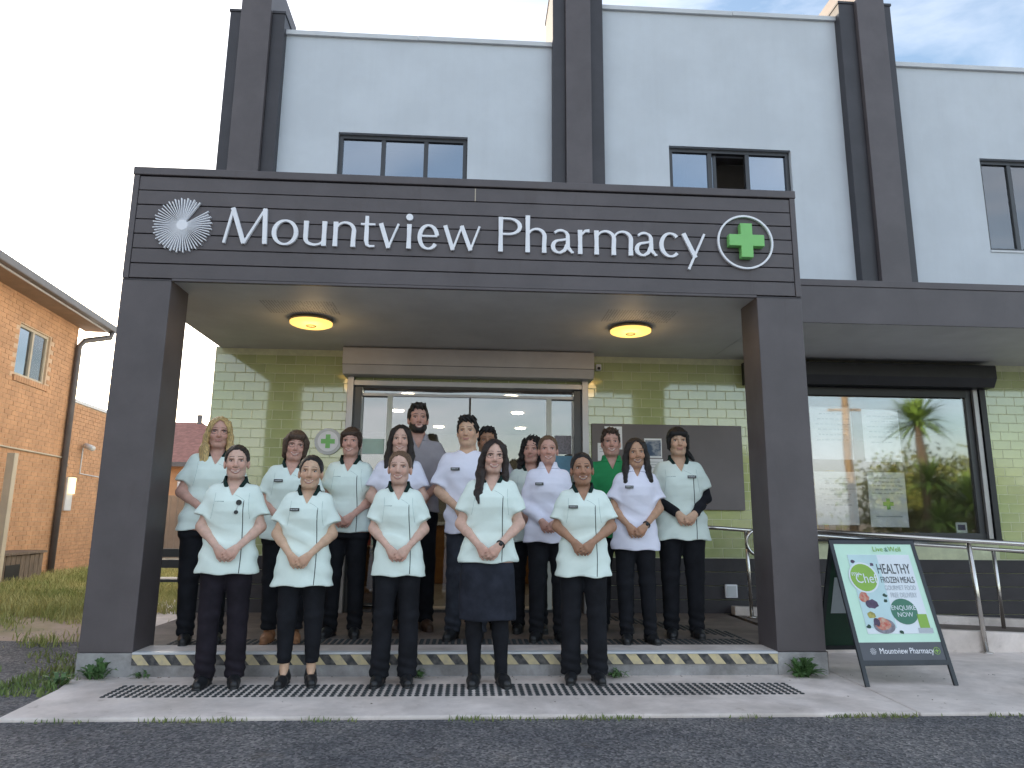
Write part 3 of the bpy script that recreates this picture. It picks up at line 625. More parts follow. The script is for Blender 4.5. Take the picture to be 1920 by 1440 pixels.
    o = b.build('letter_'+('capital_' if ch.isupper() else '')+ch.lower(), 'white', sg, fix=True); return o
LET = [('M', -2.036, 0.351), ('o', -1.646, 0.213), ('u', -1.39, 0.184), ('n', -1.15, 0.181), ('t', -0.917, 0.108), ('v', -0.783, 0.173), ('i', -0.558, 0.052), ('e', -0.462, 0.179), ('w', -0.252, 0.311),
       ('P', 0.209, 0.195), ('h', 0.435, 0.173), ('a', 0.653, 0.183), ('r', 0.876, 0.099), ('m', 1.015, 0.324), ('a', 1.362, 0.181), ('c', 1.566, 0.182), ('y', 1.761, 0.206)]
for ch, x, w in LET: glyph(ch, x, w)
sun_ = MB(); cx, cz = -2.363, 3.468; nr = 56
for i in range(nr):
    a = 2*PI*i/nr
    if 37 < math.degrees(a) < 52: continue
    r0 = .030; r1 = .235 if i % 2 else .222; ca, sa = math.cos(a), math.sin(a)
    sun_.stroke([(cx+ca*r0, cz+sa*r0), (cx+ca*r1, cz+sa*r1)], [.0030, .0078], Y0+.0004*(i % 3), Y1)
sun_.ring(cx, cz, .044, 0, Y0-.002, Y1, 28)
sun_.build('starburst', 'white', sg, fix=True)
MB().ring(2.312, 3.482, .242, .226, Y0, Y1, 72).build('ring', 'white', sg)
MB().prism(cross_poly((2.308, 3.482), .152, .051), Y0-.04, Y1).build('green_cross', 'green', sg, bevel=.004)
# ------------------------------------------------------------------ people
class Grid:
    """signed-distance grid (rectilinear) with smooth unions, meshed by surface nets"""
    def __init__(s, xs, ys, zs):
        s.a = [np.asarray(q, np.float32) for q in (xs, ys, zs)]; s.v = np.full(tuple(len(q) for q in s.a), .5, np.float32); s.pre = None
    def blk(s, lo, hi):
        ix = [slice(max(0, int(np.searchsorted(q, l))-1), min(len(q), int(np.searchsorted(q, h))+1)) for q, l, h in zip(s.a, lo, hi)]
        if any(i.stop-i.start < 1 for i in ix): return None
        x, y, z = s.a[0][ix[0]][:, None, None], s.a[1][ix[1]][None, :, None], s.a[2][ix[2]][None, None, :]
        if s.pre: x, y, z = s.pre(x, y, z)
        return tuple(ix), x, y, z
    def put(s, ix, d, k, mode):
        o = s.v[ix]
        if mode == 'add':
            if k: h = np.clip(.5+.5*(o-d)/k, 0, 1); s.v[ix] = o+(d-o)*h-k*h*(1-h)
            else: s.v[ix] = np.minimum(o, d)
        else:
            if k: h = np.clip(.5-.5*(o+d)/k, 0, 1); s.v[ix] = o+(-d-o)*h+k*h*(1-h)
            else: s.v[ix] = np.maximum(o, -d)
    def rc(s, a, b, ra, rb=None, k=.02, mode='add', sq=(1, 1, 1)):
        rb = ra if rb is None else rb; a = np.array(a, np.float32); b = np.array(b, np.float32); m = max(ra, rb)+k+.02
        if s.pre: m += .06
        q = s.blk(np.minimum(a, b)-m, np.maximum(a, b)+m)
        if q is None: return
        ix, x, y, z = q; ba = b-a; L2 = float(ba@ba)+1e-9
        px, py, pz = x-a[0], y-a[1], z-a[2]; t = np.clip((px*ba[0]+py*ba[1]+pz*ba[2])/L2, 0, 1)
        d = np.sqrt(((px-ba[0]*t)/sq[0])**2+((py-ba[1]*t)/sq[1])**2+((pz-ba[2]*t)/sq[2])**2)-(ra+(rb-ra)*t); s.put(ix, d, k, mode)
    def ell(s, c, r, k=.02, mode='add'):
        c = np.array(c, np.float32); r = np.array(r, np.float32); m = r+k+.02
        if s.pre: m = m+.06
        q = s.blk(c-m, c+m)
        if q is None: return
        ix, x, y, z = q
        px, py, pz = (x-c[0]), (y-c[1]), (z-c[2]); k0 = np.sqrt((px/r[0])**2+(py/r[1])**2+(pz/r[2])**2); k1 = np.sqrt((px/r[0]**2)**2+(py/r[1]**2)**2+(pz/r[2]**2)**2)+1e-6
        s.put(ix, k0*(k0-1)/k1, k, mode)
    def loft(s, prof, grow=0, k=.02, p=2.3, z0=None, z1=None, xc=0):
        P = np.array(prof, np.float32); z0 = P[0, 0] if z0 is None else z0; z1 = P[-1, 0] if z1 is None else z1
        am = P[:, 1].max()+grow+.06
        q = s.blk((xc-am, -am, z0-.05), (xc+am, am, z1+.05))
        if q is None: return
        ix, x, y, z = q; a = np.interp(z, P[:, 0], P[:, 1])+grow; b = np.interp(z, P[:, 0], P[:, 2])+grow; yc = np.interp(z, P[:, 0], P[:, 3])
        e = ((np.abs(x-xc)/a)**p+(np.abs(y-yc)/b)**p)**(1/p)
        d = (e-1)*np.minimum(a, b); d = np.maximum(d, np.maximum(z0-z, z-z1)); s.put(ix, d.astype(np.float32), k, 'add')
    def field(s, fn):     # add a displacement field
        x, y, z = s.a[0][:, None, None], s.a[1][None, :, None], s.a[2][None, None, :]; s.v = (s.v+fn(x, y, z)).astype(np.float32)
    def clip(s, fn):      # keep where fn <= 0
        x, y, z = s.a[0][:, None, None], s.a[1][None, :, None], s.a[2][None, None, :]
        if s.pre: x, y, z = s.pre(x, y, z)
        s.v = np.maximum(s.v, fn(x, y, z)).astype(np.float32)
    def mesh(s):
        v = s.v; nx, ny, nz = v.shape; sg = v < 0
        c = np.zeros((nx-1, ny-1, nz-1), np.int8)
        for dx in (0, 1):
            for dy in (0, 1):
                for dz in (0, 1): c += sg[dx:nx-1+dx, dy:ny-1+dy, dz:nz-1+dz]
        act = np.argwhere((c > 0) & (c < 8)); idx = np.full(c.shape, -1, np.int32); idx[tuple(act.T)] = np.arange(len(act))
        acc = np.zeros((len(act), 3)); cnt = np.zeros(len(act)); X = s.a
        cor = [(i, j, k) for i in (0, 1) for j in (0, 1) for k in (0, 1)]
        for A in cor:
            for ax in range(3):
                if A[ax]: continue
                B = list(A); B[ax] = 1
                ia = act+np.array(A); ib = act+np.array(B); va = v[tuple(ia.T)]; vb = v[tuple(ib.T)]; h = (va < 0) != (vb < 0)
                t = np.where(h, va/(va-vb+1e-12), 0)
                for q in range(3):
                    pa = X[q][ia[:, q]]; pb = X[q][ib[:, q]]; acc[:, q] += np.where(h, pa+(pb-pa)*t, 0)
                cnt += h
        P = acc/cnt[:, None]; F = []
        for ax in range(3):
            o = [q for q in range(3) if q != ax]
            sl0 = [slice(None)]*3; sl1 = [slice(None)]*3; sl0[ax] = slice(0, -1); sl1[ax] = slice(1, None)
            e = np.argwhere(sg[tuple(sl0)] != sg[tuple(sl1)])
            ok = (e[:, o[0]] > 0) & (e[:, o[1]] > 0) & (e[:, o[0]] < v.shape[o[0]]-1) & (e[:, o[1]] < v.shape[o[1]]-1); e = e[ok]
            inside = sg[tuple(e.T)]
            def cell(a, b): q = e.copy(); q[:, o[0]] -= a; q[:, o[1]] -= b; return idx[tuple(q.T)]
            quad = np.stack([cell(0, 0), cell(1, 0), cell(1, 1), cell(0, 1)], 1)
            flip = inside if ax != 1 else ~inside
            quad = np.where(flip[:, None], quad, quad[:, ::-1]); F.append(quad)
        return P, np.concatenate(F)
def np_mesh(name, P, F, m):
    me = bpy.data.meshes.new(name); me.vertices.add(len(P)); me.vertices.foreach_set('co', np.asarray(P, np.float32).ravel())
    me.loops.add(F.size); me.loops.foreach_set('vertex_index', F.ravel().astype(np.int32)); me.polygons.add(len(F)); me.polygons.foreach_set('loop_start', np.arange(0, F.size, 4, dtype=np.int32)); 
    me.polygons.foreach_set('use_smooth', np.ones(len(F), bool)); me.materials.append(m); me.update(calc_edges=True); return me
AR = np.arange
HEADZ = 1.65
def skin_mat(c):
    m = mat('skin', c, .52, .09, 22, .12, 220, sss=.12, spec=.35); nt = m.node_tree; b = nt.nodes['Principled BSDF']; src = b.inputs['Base Color'].links[0].from_socket
    a = N(nt, 'ShaderNodeAttribute', attribute_name='blush'); x = N(nt, 'ShaderNodeMix', data_type='RGBA', blend_type='MULTIPLY', inp={7: (1.0, .80, .77, 1)}); nt.links.new(a.outputs['Fac'], x.inputs[0]); nt.links.new(src, x.inputs[6]); nt.links.new(x.outputs[2], b.inputs['Base Color']); return m
def cloth(c, var=.05, sc=7, rough=.85): return mat('cloth', c, rough, var, sc, .12, 260, spec=.25)
def hairm(c): return mat('hair', c, .42, .45, 30, .8, 60, stretch=(6, 6, .7), spec=.5)
SK = {'fair': skin_mat((.64, .42, .335)), 'pink': skin_mat((.59, .35, .28)), 'light': skin_mat((.62, .41, .285)), 'tan': skin_mat((.50, .30, .195)), 'brown': skin_mat((.40, .225, .145))}
MT = {'mint': cloth((.77, .885, .83), .03), 'white': cloth((.80, .81, .93), .03), 'grey': cloth((.38, .36, .39), .06), 'pale': cloth((.60, .58, .66), .05), 'green': cloth((.03, .28, .10), .08), 'blacktop': cloth((.012, .013, .018), .2)}
PT = {'black': cloth((.010, .011, .015), .3), 'navy': cloth((.020, .023, .034), .3), 'grey': cloth((.030, .034, .046), .3), 'plum': cloth((.015, .012, .018), .3)}
HR = {'dark': hairm((.016, .011, .009)), 'black': hairm((.008, .007, .008)), 'brown': hairm((.055, .03, .019)), 'darkbrown': hairm((.022, .012, .010)), 'mid': hairm((.085, .05, .033)), 'blonde': hairm((.62, .44, .19)), 'fairbrown': hairm((.16, .095, .055)), 'red': hairm((.11, .05, .026))}
COLLAR = cloth((.008, .028, .024), .2); SHOE = mat('shoe_leather', (.010, .011, .013), .45, .3, 10); TAN = mat('tan_boot', (.28, .13, .06), .6, .2, 9); BRN = mat('brown_shoe', (.05, .025, .015), .5, .2, 9)
EYE = mat('eye_white', (.48, .43, .40), .25, .05); IRIS = mat('iris', (.018, .011, .008), .2, .2); LASH = mat('lash', (.012, .009, .008), .7, .1); TEETH = mat('teeth', (.86, .83, .78), .35, .03)
LIP = {'fair': mat('lip', (.45, .20, .17), .45, .08), 'brown': mat('lip_dark', (.22, .085, .07), .45, .08)}
GLS = mat('spectacle_frame', (.03, .028, .03), .3, .1); BADGE = mat('badge', (.015, .02, .022), .4, .1); BTXT = mat('badge_text', (.45, .47, .48), .5, .1); STITCH = mat('stitching', (.13, .24, .24), .8, .1); SEAM = mat('tunic_seam', (.40, .51, .49), .85, .04)
PIPE = mat('piping', (.012, .022, .024), .7, .1)
WPROF = [(.66, .214, .140, .0), (.735, .207, .137, .0), (.80, .200, .134, .0), (.90, .185, .126, .0), (1.0, .165, .113, .0), (1.08, .159, .110, -.004), (1.17, .165, .126, -.013), (1.24, .164, .123, -.011), (1.29, .153, .104, -.003), (1.325, .130, .086, .005), (1.355, .096, .072, .011), (1.38, .070, .061, .015), (1.42, .056, .055, .016)]
MPROF = [(.66, .190, .122, .0), (.735, .188, .122, .0), (.80, .186, .122, .0), (.90, .180, .119, .0), (1.0, .174, .116, .0), (1.08, .176, .116, .0), (1.17, .184, .122, -.004), (1.24, .188, .119, -.002), (1.29, .182, .106, .004), (1.33, .152, .090, .008), (1.36, .110, .074, .012), (1.385, .074, .062, .014), (1.42, .060, .057, .016)]
def prim_hand(G, wr, d, n, side, curl=(.25, .5), k=.010):
    wr = Vector(wr); d = Vector(d).normalized(); n = Vector(n); n = (n-d*n.dot(d)).normalized(); l = d.cross(n)
    for i in range(4):
        o = (i-1.5)*.0158
        kn = wr+d*(.070-.006*abs(i-1.3))+l*o
        G.rc(wr+l*o*.55+d*.008, kn, .0145, .0118, k=.014)
        R1 = Matrix.Rotation(-curl[0], 3, l); R2 = Matrix.Rotation(-curl[1], 3, l)
        d1 = R1 @ d; d2 = R2 @ d1; ln = (.9, 1.0, .97, .78)[i if side > 0 else 3-i]
        p1 = kn+d1*.033*ln; p2 = p1+d2*.028*ln
        G.rc(kn, p1, .0086, .0076, k=.003); G.rc(p1, p2, .0076, .0064, k=.003)
    tb = wr+d*.022+l*side*.022; t1 = tb+(d*.75+l*side*.45-n*.25).normalized()*.038; t2 = t1+(d*.9+l*side*.1-n*.2).normalized()*.03
    G.rc(tb, t1, .0125, .0095, k=.010); G.rc(t1, t2, .0092, .0075, k=.004)
def make_person(label, X, Y, H, Z=0, yaw=0, skin='fair', top='mint', hair='bun', hcol='dark', male=False, g=1.0, hs=1.0, tilt=0, teeth=True, collar='v', hem=.745, sleeve='short', legs='trouser', pants='black', shoe=None, badge=0, logo=False, piping=True, glasses=False, fine=True, undersleeve=None, beard=False, seed=0, lip=None, ankle=.058, shoehem=.05, turn=0, extra=()):
    rr = random.Random(seed*13+5); s = H/1.65; hs = hs*1.06; hk = hs/s
    root = thing('person', label, 'person', (X, Y, Z), 'staff standing for the group photo')
    root.rotation_euler = (0, 0, yaw)
    prof = [(z, a*(1+(g-1)*(1 if z < 1.3 else max(0, (1.42-z)/.12))), b*(1+(g-1)*(1 if z < 1.3 else max(0, (1.42-z)/.12))), c) for z, a, b, c in (MPROF if male else WPROF)]
    sx = (.162 if male else .138)*(1+(g-1)*.6); ex = (.226 if male else .196)*(1+(g-1)*.75)
    ar = (1.06 if male else .92)*(1+(g-1)*.7)
    sh = 1.328; elz = 1.075; fy = -.158-(g-1)*.16; hz = rr.uniform(-.035, .045); hx = rr.uniform(-.022, .022); sway = rr.uniform(-.018, .018); exl = ex*rr.uniform(.97, 1.07); exr = ex*rr.uniform(.97, 1.07)
    # --- head space: scale about the crown, tilt and turn about the neck
    ct, st_ = math.cos(tilt), math.sin(tilt); cy_, sy_ = math.cos(turn), math.sin(turn); PZ = 1.40
    def hinv(x, y, z):        # world(template) -> head template
        dx, dz = x, z-PZ; x1 = ct*dx-st_*dz; z1 = st_*dx+ct*dz+PZ
        x2 = cy_*x1+sy_*y; y2 = -sy_*x1+cy_*y
        return x2/hk, y2/hk, (z1-HEADZ)/hk+HEADZ
    def hfw(p):
        x, y, z = p[0]*hk, p[1]*hk, (p[2]-HEADZ)*hk+HEADZ
        x1 = cy_*x-sy_*y; y1 = sy_*x+cy_*y; dz = z-PZ
        return (ct*x1+st_*dz, y1, -st_*x1+ct*dz+PZ)
    def out(name, me_or_mb, m=None, parent=root, smooth=True):
        if isinstance(me_or_mb, MB):
            me_or_mb.v = [tuple(q) for q in warp(me_or_mb.v)]; me = me_or_mb.mesh(name, m, smooth)
        else: me = me_or_mb
        o = bpy.data.objects.new(name, me); COL.objects.link(o); o.parent = parent; return o
    def warp(P): P = np.array(P, float); P[:, 0] += sway*np.sin(np.pi*np.clip(P[:, 2]/1.25, 0, 1.32)); return P*s
    # ---------------- body (continuous skin)
    st = .0052 if fine else .0075
    zs = np.concatenate([AR(-.0, .80, .02), AR(.80, 1.02, st*.9), AR(1.02, 1.385, .011), AR(1.385, 1.665, st*.85)])
    G = Grid(AR(-.36*ar, .36*ar, st), AR(-.31, .15, st), zs)
    G.loft(prof, -.013, k=0, z0=.80)
    for q in (-1, 1):
        G.rc((q*.085, .01, .84), (q*.092, .0, .47), .07, .045, k=.03); G.rc((q*.092, .0, .47), (q*.094, .018, .085), .042, .033 if shoehem > .1 else .024, k=.02); G.rc((q*.094, .018, .06), (q*.099, -.09, .035), .024 if shoehem > .1 else .016, .014, k=.02)
        el = (exr if q > 0 else -exl, -.012, elz+(hz*.5)); wr = (q*.066+hx, fy+(.0 if q < 0 else -.012), .945+hz)
        G.rc((q*sx*.94, .012, sh-.035), el, .040*ar, .039*ar, k=.03); G.rc(el, wr, .038*ar, .0255*ar, k=.012)
        G.rc(el, tuple(el[i]*.65+wr[i]*.35 for i in range(3)), .040*ar, .037*ar, k=.02)
    prim_hand(G, (-.066+hx, fy, .945+hz), (.60, -.16, -.62), (-.25, -1, .1), 1, (.15, .35))
    prim_hand(G, (.066+hx, fy-.018, .945+hz), (-.66, -.26, -.55), (.25, -1, .15), -1, (.35, .9))
    G.rc((0, .026, 1.30), (0, .014, 1.475), .054*(1.12 if male else 1), .048*(1.16 if male else 1)*min(1, hk+.03), k=.03)
    G.pre = hinv
    G.ell((0, .014, 1.553), (.074, .094, .088), k=.0); G.ell((0, -.022, 1.488), (.059 if male else .0525, .069, .080), k=.03)
    G.rc((-.012, -.068, 1.434), (.012, -.068, 1.434), .018 if male else .015, k=.03)
    for q in (-1, 1):
        G.ell((q*.036, -.066, 1.500), (.024, .022, .022), k=.022); G.rc((q*(.049 if male else .039), .0, 1.468), (q*.026, -.045, 1.437), .018, .015, k=.03)
        G.rc((q*.012, -.088, 1.551), (q*.046, -.074, 1.553), .0085, .007, k=.012)
        G.ell((q*.031, -.101, 1.531), (.017, .014, .0105), k=.012, mode='sub')
        G.ell((q*.076, .014, 1.512), (.011, .019, .031), k=.008); G.ell((q*.0105, -.098, 1.4945), (.0085, .009, .0075), k=.006)
    G.rc((0, -.090, 1.538), (0, -.111, 1.500), .0085, .0125, k=.012)
    G.rc((-.018, -.0905, 1.462), (.018, -.0905, 1.462), .0075, k=.010)
    G.pre = None
    P, F = G.mesh(); body = np_mesh('body', warp(P), F, SK[skin]); bo = out('body', body)
    hx_, hy_, hz_ = hinv(P[:, 0], P[:, 1], P[:, 2]); gz = lambda c, r: np.exp(-((hx_-c[0])**2+(hy_-c[1])**2+(hz_-c[2])**2)/(2*r*r))
    bl = np.clip(.8*(gz((.038, -.078, 1.498), .016)+gz((-.038, -.078, 1.498), .016))+.7*gz((0, -.112, 1.500), .011)+.35*(gz((.031, -.08, 1.535), .012)+gz((-.031, -.08, 1.535), .012))+.6*(gz((.08, .014, 1.51), .02)+gz((-.08, .014, 1.51), .02))+.35*gz((0, -.07, 1.435), .014)+.5*np.exp(-((P[:, 2]-.875)/.03)**2)*(P[:, 1] < -.1), 0, 1)
    at = body.attributes.new('blush', 'FLOAT', 'POINT'); at.data.foreach_set('value', bl.astype(np.float32))
    hm = P[:, 2] > 1.36; keep = hm[F].all(1); mp_ = np.cumsum(hm)-1
    bv = BVHTree.FromPolygons(P[hm].tolist(), mp_[F[keep]].tolist())
    def face(x, z, off):      # point on the face surface in template space
        a = Vector(hfw((x, -.30, z))); b_ = Vector(hfw((x, .0, z))); d_ = (b_-a).normalized(); h = bv.ray_cast(a, d_)
        p = h[0] if h[0] is not None else Vector(hfw((x, -.09, z))); return p-d_*off*hk
    # ---------------- face
    lm = LIP['brown' if skin in ('brown', 'tan') else 'fair']
    for q in (-1, 1):
        b = MB(); c = face(q*.031, 1.531, -.0075); b.ell(c, (.0135*hk, .011*hk, .0072*hk), 12, 8); e = out('eye', b, EYE)
        b = MB(); c2 = face(q*.031, 1.531, .0005); b.ell((c2.x, c2.y+.001, c2.z), (.0060*hk, .005*hk, .0056*hk), 10, 6); out('iris', b, IRIS, e)
        b = MB(); b.tube([face(q*(.031+t*.0155), 1.5375+.0045*(1-t*t)*1.0-.003*max(0, t*q*q), .0006) for t in np.linspace(-1, 1, 7)], [.0008, .0014, .0018, .002, .002, .0017, .0008], 6); out('eyelash', b, LASH, e)
        b = MB(); b.tube([face(q*(.031+t*.021), 1.556+.004*(1-t*t)-.002*t, .0) for t in np.linspace(-1, 1, 7)], [.0018, .0028, .003, .003, .0027, .002, .001], 6); out('eyebrow', b, HR[hcol] if hcol not in ('blonde',) else HR['fairbrown'])
    w = .033 if teeth else .026; cv = .0115 if teeth else .008
    up = [face(x, 1.467+cv*(x/w)**2+(.0015 if abs(x) > .003 else 0), .0008) for x in np.linspace(-w, w, 9)]; lo = [face(x, (1.4480 if teeth else 1.4595)+(cv*1.9 if teeth else cv*1.3)*(x/w)**2, .0008) for x in np.linspace(-w, w, 9)]
    b = MB(); rad = [.0012, .0026, .0034, .0038, .0034, .0038, .0034, .0026, .0012]; b.tube(up, rad, 6); b.tube(lo, [r*1.15 for r in rad], 6); mo = out('lips', b, lm)
    if teeth:
        b = MB(); n = 7; xs_ = np.linspace(-w*.82, w*.82, n); U = [face(x, 1.4670+cv*(x/w)**2, .0018) for x in xs_]; V = [face(x, 1.4510+cv*2.0*(x/w)**2, .0018) for x in xs_]
        b.add(U+V, [(i, n+i, n+i+1, i+1) for i in range(n-1)]); out('teeth', b, TEETH, mo)
    if glasses:
        b = MB(); fr = []
        for q in (-1, 1):
            ctr = face(q*.032, 1.529, .010); pts = [Vector((ctr.x+.0235*hk*math.cos(a), ctr.y+.004*abs(math.cos(a)), ctr.z+.0165*hk*math.sin(a))) for a in np.linspace(0, 2*PI, 17)]
            b.tube(pts, .0016, 5, False); b.tube([Vector((ctr.x+q*.0235*hk, ctr.y, ctr.z+.004)), Vector(hfw((q*.075, -.05, 1.533))), Vector(hfw((q*.082, .01, 1.53)))], .0016, 5); fr.append(ctr)
        b.tube([fr[0]+Vector((.022*hk, -.001, .003)), (fr[0]+fr[1])/2+Vector((0, -.004, .006)), fr[1]+Vector((-.022*hk, -.001, .003))], .0016, 5); out('glasses', b, GLS)
    # ---------------- hair
    hstep = .0055
    long = hair in ('long', 'longfront', 'curly', 'straight', 'blondlong', 'half')
    hz0 = 1.14 if long else 1.36
    H_ = Grid(AR(-.16, .16, hstep), AR(-.155, .19, hstep), AR(hz0, 1.70, hstep)); H_.pre = hinv
    th = {'bun': .009, 'pony': .010, 'short': .010, 'shortm': .013, 'bob': .020, 'fringe': .015}.get(hair, .016)
    H_.ell((0, .022, 1.557), (.074+th, .095+th*.7, .087+th), k=0)
    if hair in ('shortm', 'short'): H_.ell((0, -.012, 1.628), (.064, .068, .032), k=.03)
    if hair == 'shortm': H_.rc((-.036, -.058, 1.632), (.036, -.062, 1.636), .017, k=.02)
    parted = hair in ('long', 'longfront', 'curly', 'blondlong'); low = hair in ('bob', 'fringe', 'half')
    zc = 1.50; zt = 1.582 if low else (1.622 if parted else (1.602 if hair in ('shortm', 'short') else 1.608)); wx = .063 if parted else (.066 if low else .0675); pw = 1.7 if parted else (3.2 if (low or hair in ('shortm', 'short')) else 2.3)
    rag = .0035 if (low or hair in ('shortm', 'short')) else .0012
    yf = .004 if hair in ('bun', 'pony', 'shortm', 'short') else -.015
    def hairline(x, y, z):   # <0 is open face, rounded forehead line, ragged where there is a fringe
        zz = z+rag*np.sin(230*x+1.3*np.sin(90*x))+(.10*x if low else 0)
        e = ((np.abs(x)/wx)**pw+(np.maximum(zz-zc, 0)/(zt-zc))**pw)**(1/pw)-1
        return np.maximum(e*.06, y-yf)
    nape = 1.46 if hair in ('bun', 'pony', 'shortm', 'short') else 1.42
    H_.clip(lambda x, y, z: np.maximum(-hairline(x, y, z), np.maximum(nape-z, np.minimum(1.502-z, .055-y)*.7 if not (parted or low) else -1)))
    if hair in ('bun', 'shortm', 'short', 'pony'):   # open round the ears
        for q in (-1, 1): H_.ell((q*.088, .012 if hair != 'bun' else .0, 1.500), (.03, .030 if hair != 'bun' else .022, .034), k=.008, mode='sub')
    if hair == 'bun': H_.ell((0, .128, 1.565), (.036, .03, .036), k=.012)
    if hair == 'pony': H_.rc((.06, .10, 1.53), (.105, .075, 1.42), .028, .018, k=.02); H_.rc((.105, .075, 1.42), (.125, .05, 1.37), .018, .006, k=.01)
    if hair in ('bob',):
        for q in (-1, 1): H_.rc((q*.076, -.002, 1.56), (q*.072, .0, 1.475), .026, .022, k=.03); H_.rc((q*.05, .06, 1.53), (q*.055, .05, 1.455), .05, .04, k=.03)
        H_.rc((-.05, -.068, 1.598), (.045, -.072, 1.606), .024, .02, k=.02)
    if hair == 'fringe':
        H_.rc((-.055, -.055, 1.588), (.05, -.062, 1.600), .024, .018, k=.02); H_.ell((0, .07, 1.50), (.065, .045, .06), k=.03)
        for q in (-1, 1): H_.rc((q*.068, -.02, 1.57), (q*.072, .0, 1.50), .016, .012, k=.02)
    if hair == 'half':       # straight black with a fringe, tail over one shoulder
        H_.rc((-.055, -.058, 1.592), (.05, -.064, 1.592), .024, .022, k=.02)
        for q in (-1, 1): H_.rc((q*.072, -.03, 1.57), (q*.079, -.012, 1.475), .018, .012, k=.02)
        H_.ell((0, .07, 1.50), (.07, .045, .07), k=.03); H_.rc((.06, .07, 1.47), (.125, .02, 1.385), .03, .016, k=.02)
    if hair in ('long', 'longfront', 'curly', 'blondlong'):
        wv_ = .010 if hair == 'curly' else .004
        for q in (-1, 1):
            H_.rc((q*.062, -.030, 1.60), (q*.082, -.012, 1.50), .020, .023, k=.02)
            e1 = (q*.090, -.02, 1.40); H_.rc((q*.082, -.012, 1.50), e1, .024, .028, k=.02)
            zl = 1.27 if hair in ('longfront', 'blondlong') else 1.30
            if hair == 'curly': zl = 1.36
            if hair == 'blondlong' and q > 0: zl = 1.40
            if hair == 'longfront' and q > 0: zl = 1.345
            H_.rc(e1, (q*.100, -.085 if zl < 1.33 else -.03, zl), .029, .016, k=.02)
            if hair in ('longfront', 'blondlong') and q < 0: H_.rc((q*.100, -.085, zl), (q*.085, -.128, 1.20), .022, .007, k=.015); H_.rc((q*.075, -.05, 1.42), (q*.07, -.10, 1.27), .024, .012, k=.02)
        H_.rc((0, .075, 1.53), (0, .085, 1.28), .072, .060, k=.04)
        if hair == 'curly': H_.ell((0, .04, 1.56), (.098, .10, .10), k=.02)
    ph = rr.uniform(0, 6)
    H_.pre = None
    amp = .007 if hair == 'curly' else (.004 if hair in ('shortm', 'short') else (.0011 if hair == 'bun' else .0014))
    H_.field(lambda x, y, z: amp*(np.sin(190*x+ph+14*np.sin(12*z+ph))*np.clip((z-1.56)/.05, .25, 1)+np.sin(150*y+ph+8*np.sin(20*z))*np.clip((1.60-z)/.06, 0, 1)*.8)+(amp*np.sin(120*z+90*x)*np.sin(110*y+40*z) if hair in ('curly', 'shortm', 'short') else .003*np.sin(34*z+ph+20*x)*np.clip((1.5-z)/.1, 0, 1)))
    H_.pre = hinv; H_.ell((0, -.062, 1.492), (.0565, .085, .072), k=.006, mode='sub'); H_.pre = None
    P, F = H_.mesh(); out('hair', np_mesh('hair', warp(P), F, HR[hcol]))
    if beard:
        B = Grid(AR(-.09, .09, .005), AR(-.13, .05, .005), AR(1.40, 1.54, .005)); B.pre = hinv
        B.ell((0, -.022, 1.488), (.064, .073, .084), k=0); B.rc((-.012, -.070, 1.434), (.012, -.070, 1.434), .023, k=.03)
        for q in (-1, 1): B.rc((q*.05, .0, 1.46), (q*.03, -.045, 1.437), .022, .020, k=.03)
        B.clip(lambda x, y, z: z-1.476-.9*np.maximum(0, np.abs(x)-.034)); B.ell((0, -.098, 1.461), (.027, .03, .0085), k=.004, mode='sub')
        B.clip(lambda x, y, z: y-.0); B.pre = None; P, F = B.mesh(); out('beard', np_mesh('beard', warp(P), F, HR[hcol]))
    # ---------------- top
    slz = 1.165 if sleeve == 'short' else .93
    fl = 1.0
    tp = [(z, a, b, c) for z, a, b, c in prof if z >= hem]; tp = [(hem, np.interp(hem, [q[0] for q in prof], [q[1] for q in prof]), np.interp(hem, [q[0] for q in prof], [q[2] for q in prof]), 0)]+tp
    T = Grid(AR(-.34*ar, .34*ar, .0085), AR(-.28, .17, .0085), AR(hem-.02, 1.44, .0085))
    elp = Vector((0, .030, elz))
    for q in (-1, 1):
        a = Vector((q*sx, .012, sh-.005)); el = Vector((exr if q > 0 else -exl, -.012, elz+(hz*.5))); dr = (el-a).normalized()
        if sleeve == 'short':
            e = a+dr*(.185 if not male else .215)+Vector((q*.014, 0, 0)); T.rc(a-Vector((q*.012, 0, .012)), e+dr*.05, .058*ar, .076*ar, k=.02)
            x, y, z = T.a[0][:, None, None], T.a[1][None, :, None], T.a[2][None, None, :]
            cut = (x-e.x)*dr.x+(y-e.y)*dr.y+(z-e.z)*dr.z; side_ = (x*q > sx*.4)
            T.v = np.where(side_, np.maximum(T.v, cut), T.v).astype(np.float32)
        else:
            wr = Vector((q*.066+hx, fy+(.0 if q < 0 else -.012), .945+hz)); e = el*.12+wr*.88
            T.rc(a-Vector((q*.012, 0, .012)), el, .058*ar, .050*ar, k=.02); T.rc(el, e, .052*ar, .040*ar, k=.015)
    T.loft(tp, .004, k=.045, z0=hem, z1=1.415 if collar != 'crew' else 1.385)
    if collar == 'v': zv, sl_ = 1.275, .50
    elif collar == 'crew': zv, sl_ = 1.352, 1.6
    elif collar == 'mandarin': zv, sl_ = 1.315, .42
    else: zv, sl_ = 1.30, .45
    wedge = lambda x, y, z: np.maximum(np.abs(x)-sl_*(z-zv)*(1-.0*z), y-.02)
    p1, p2, p3 = (rr.uniform(0, 6) for _ in range(3))
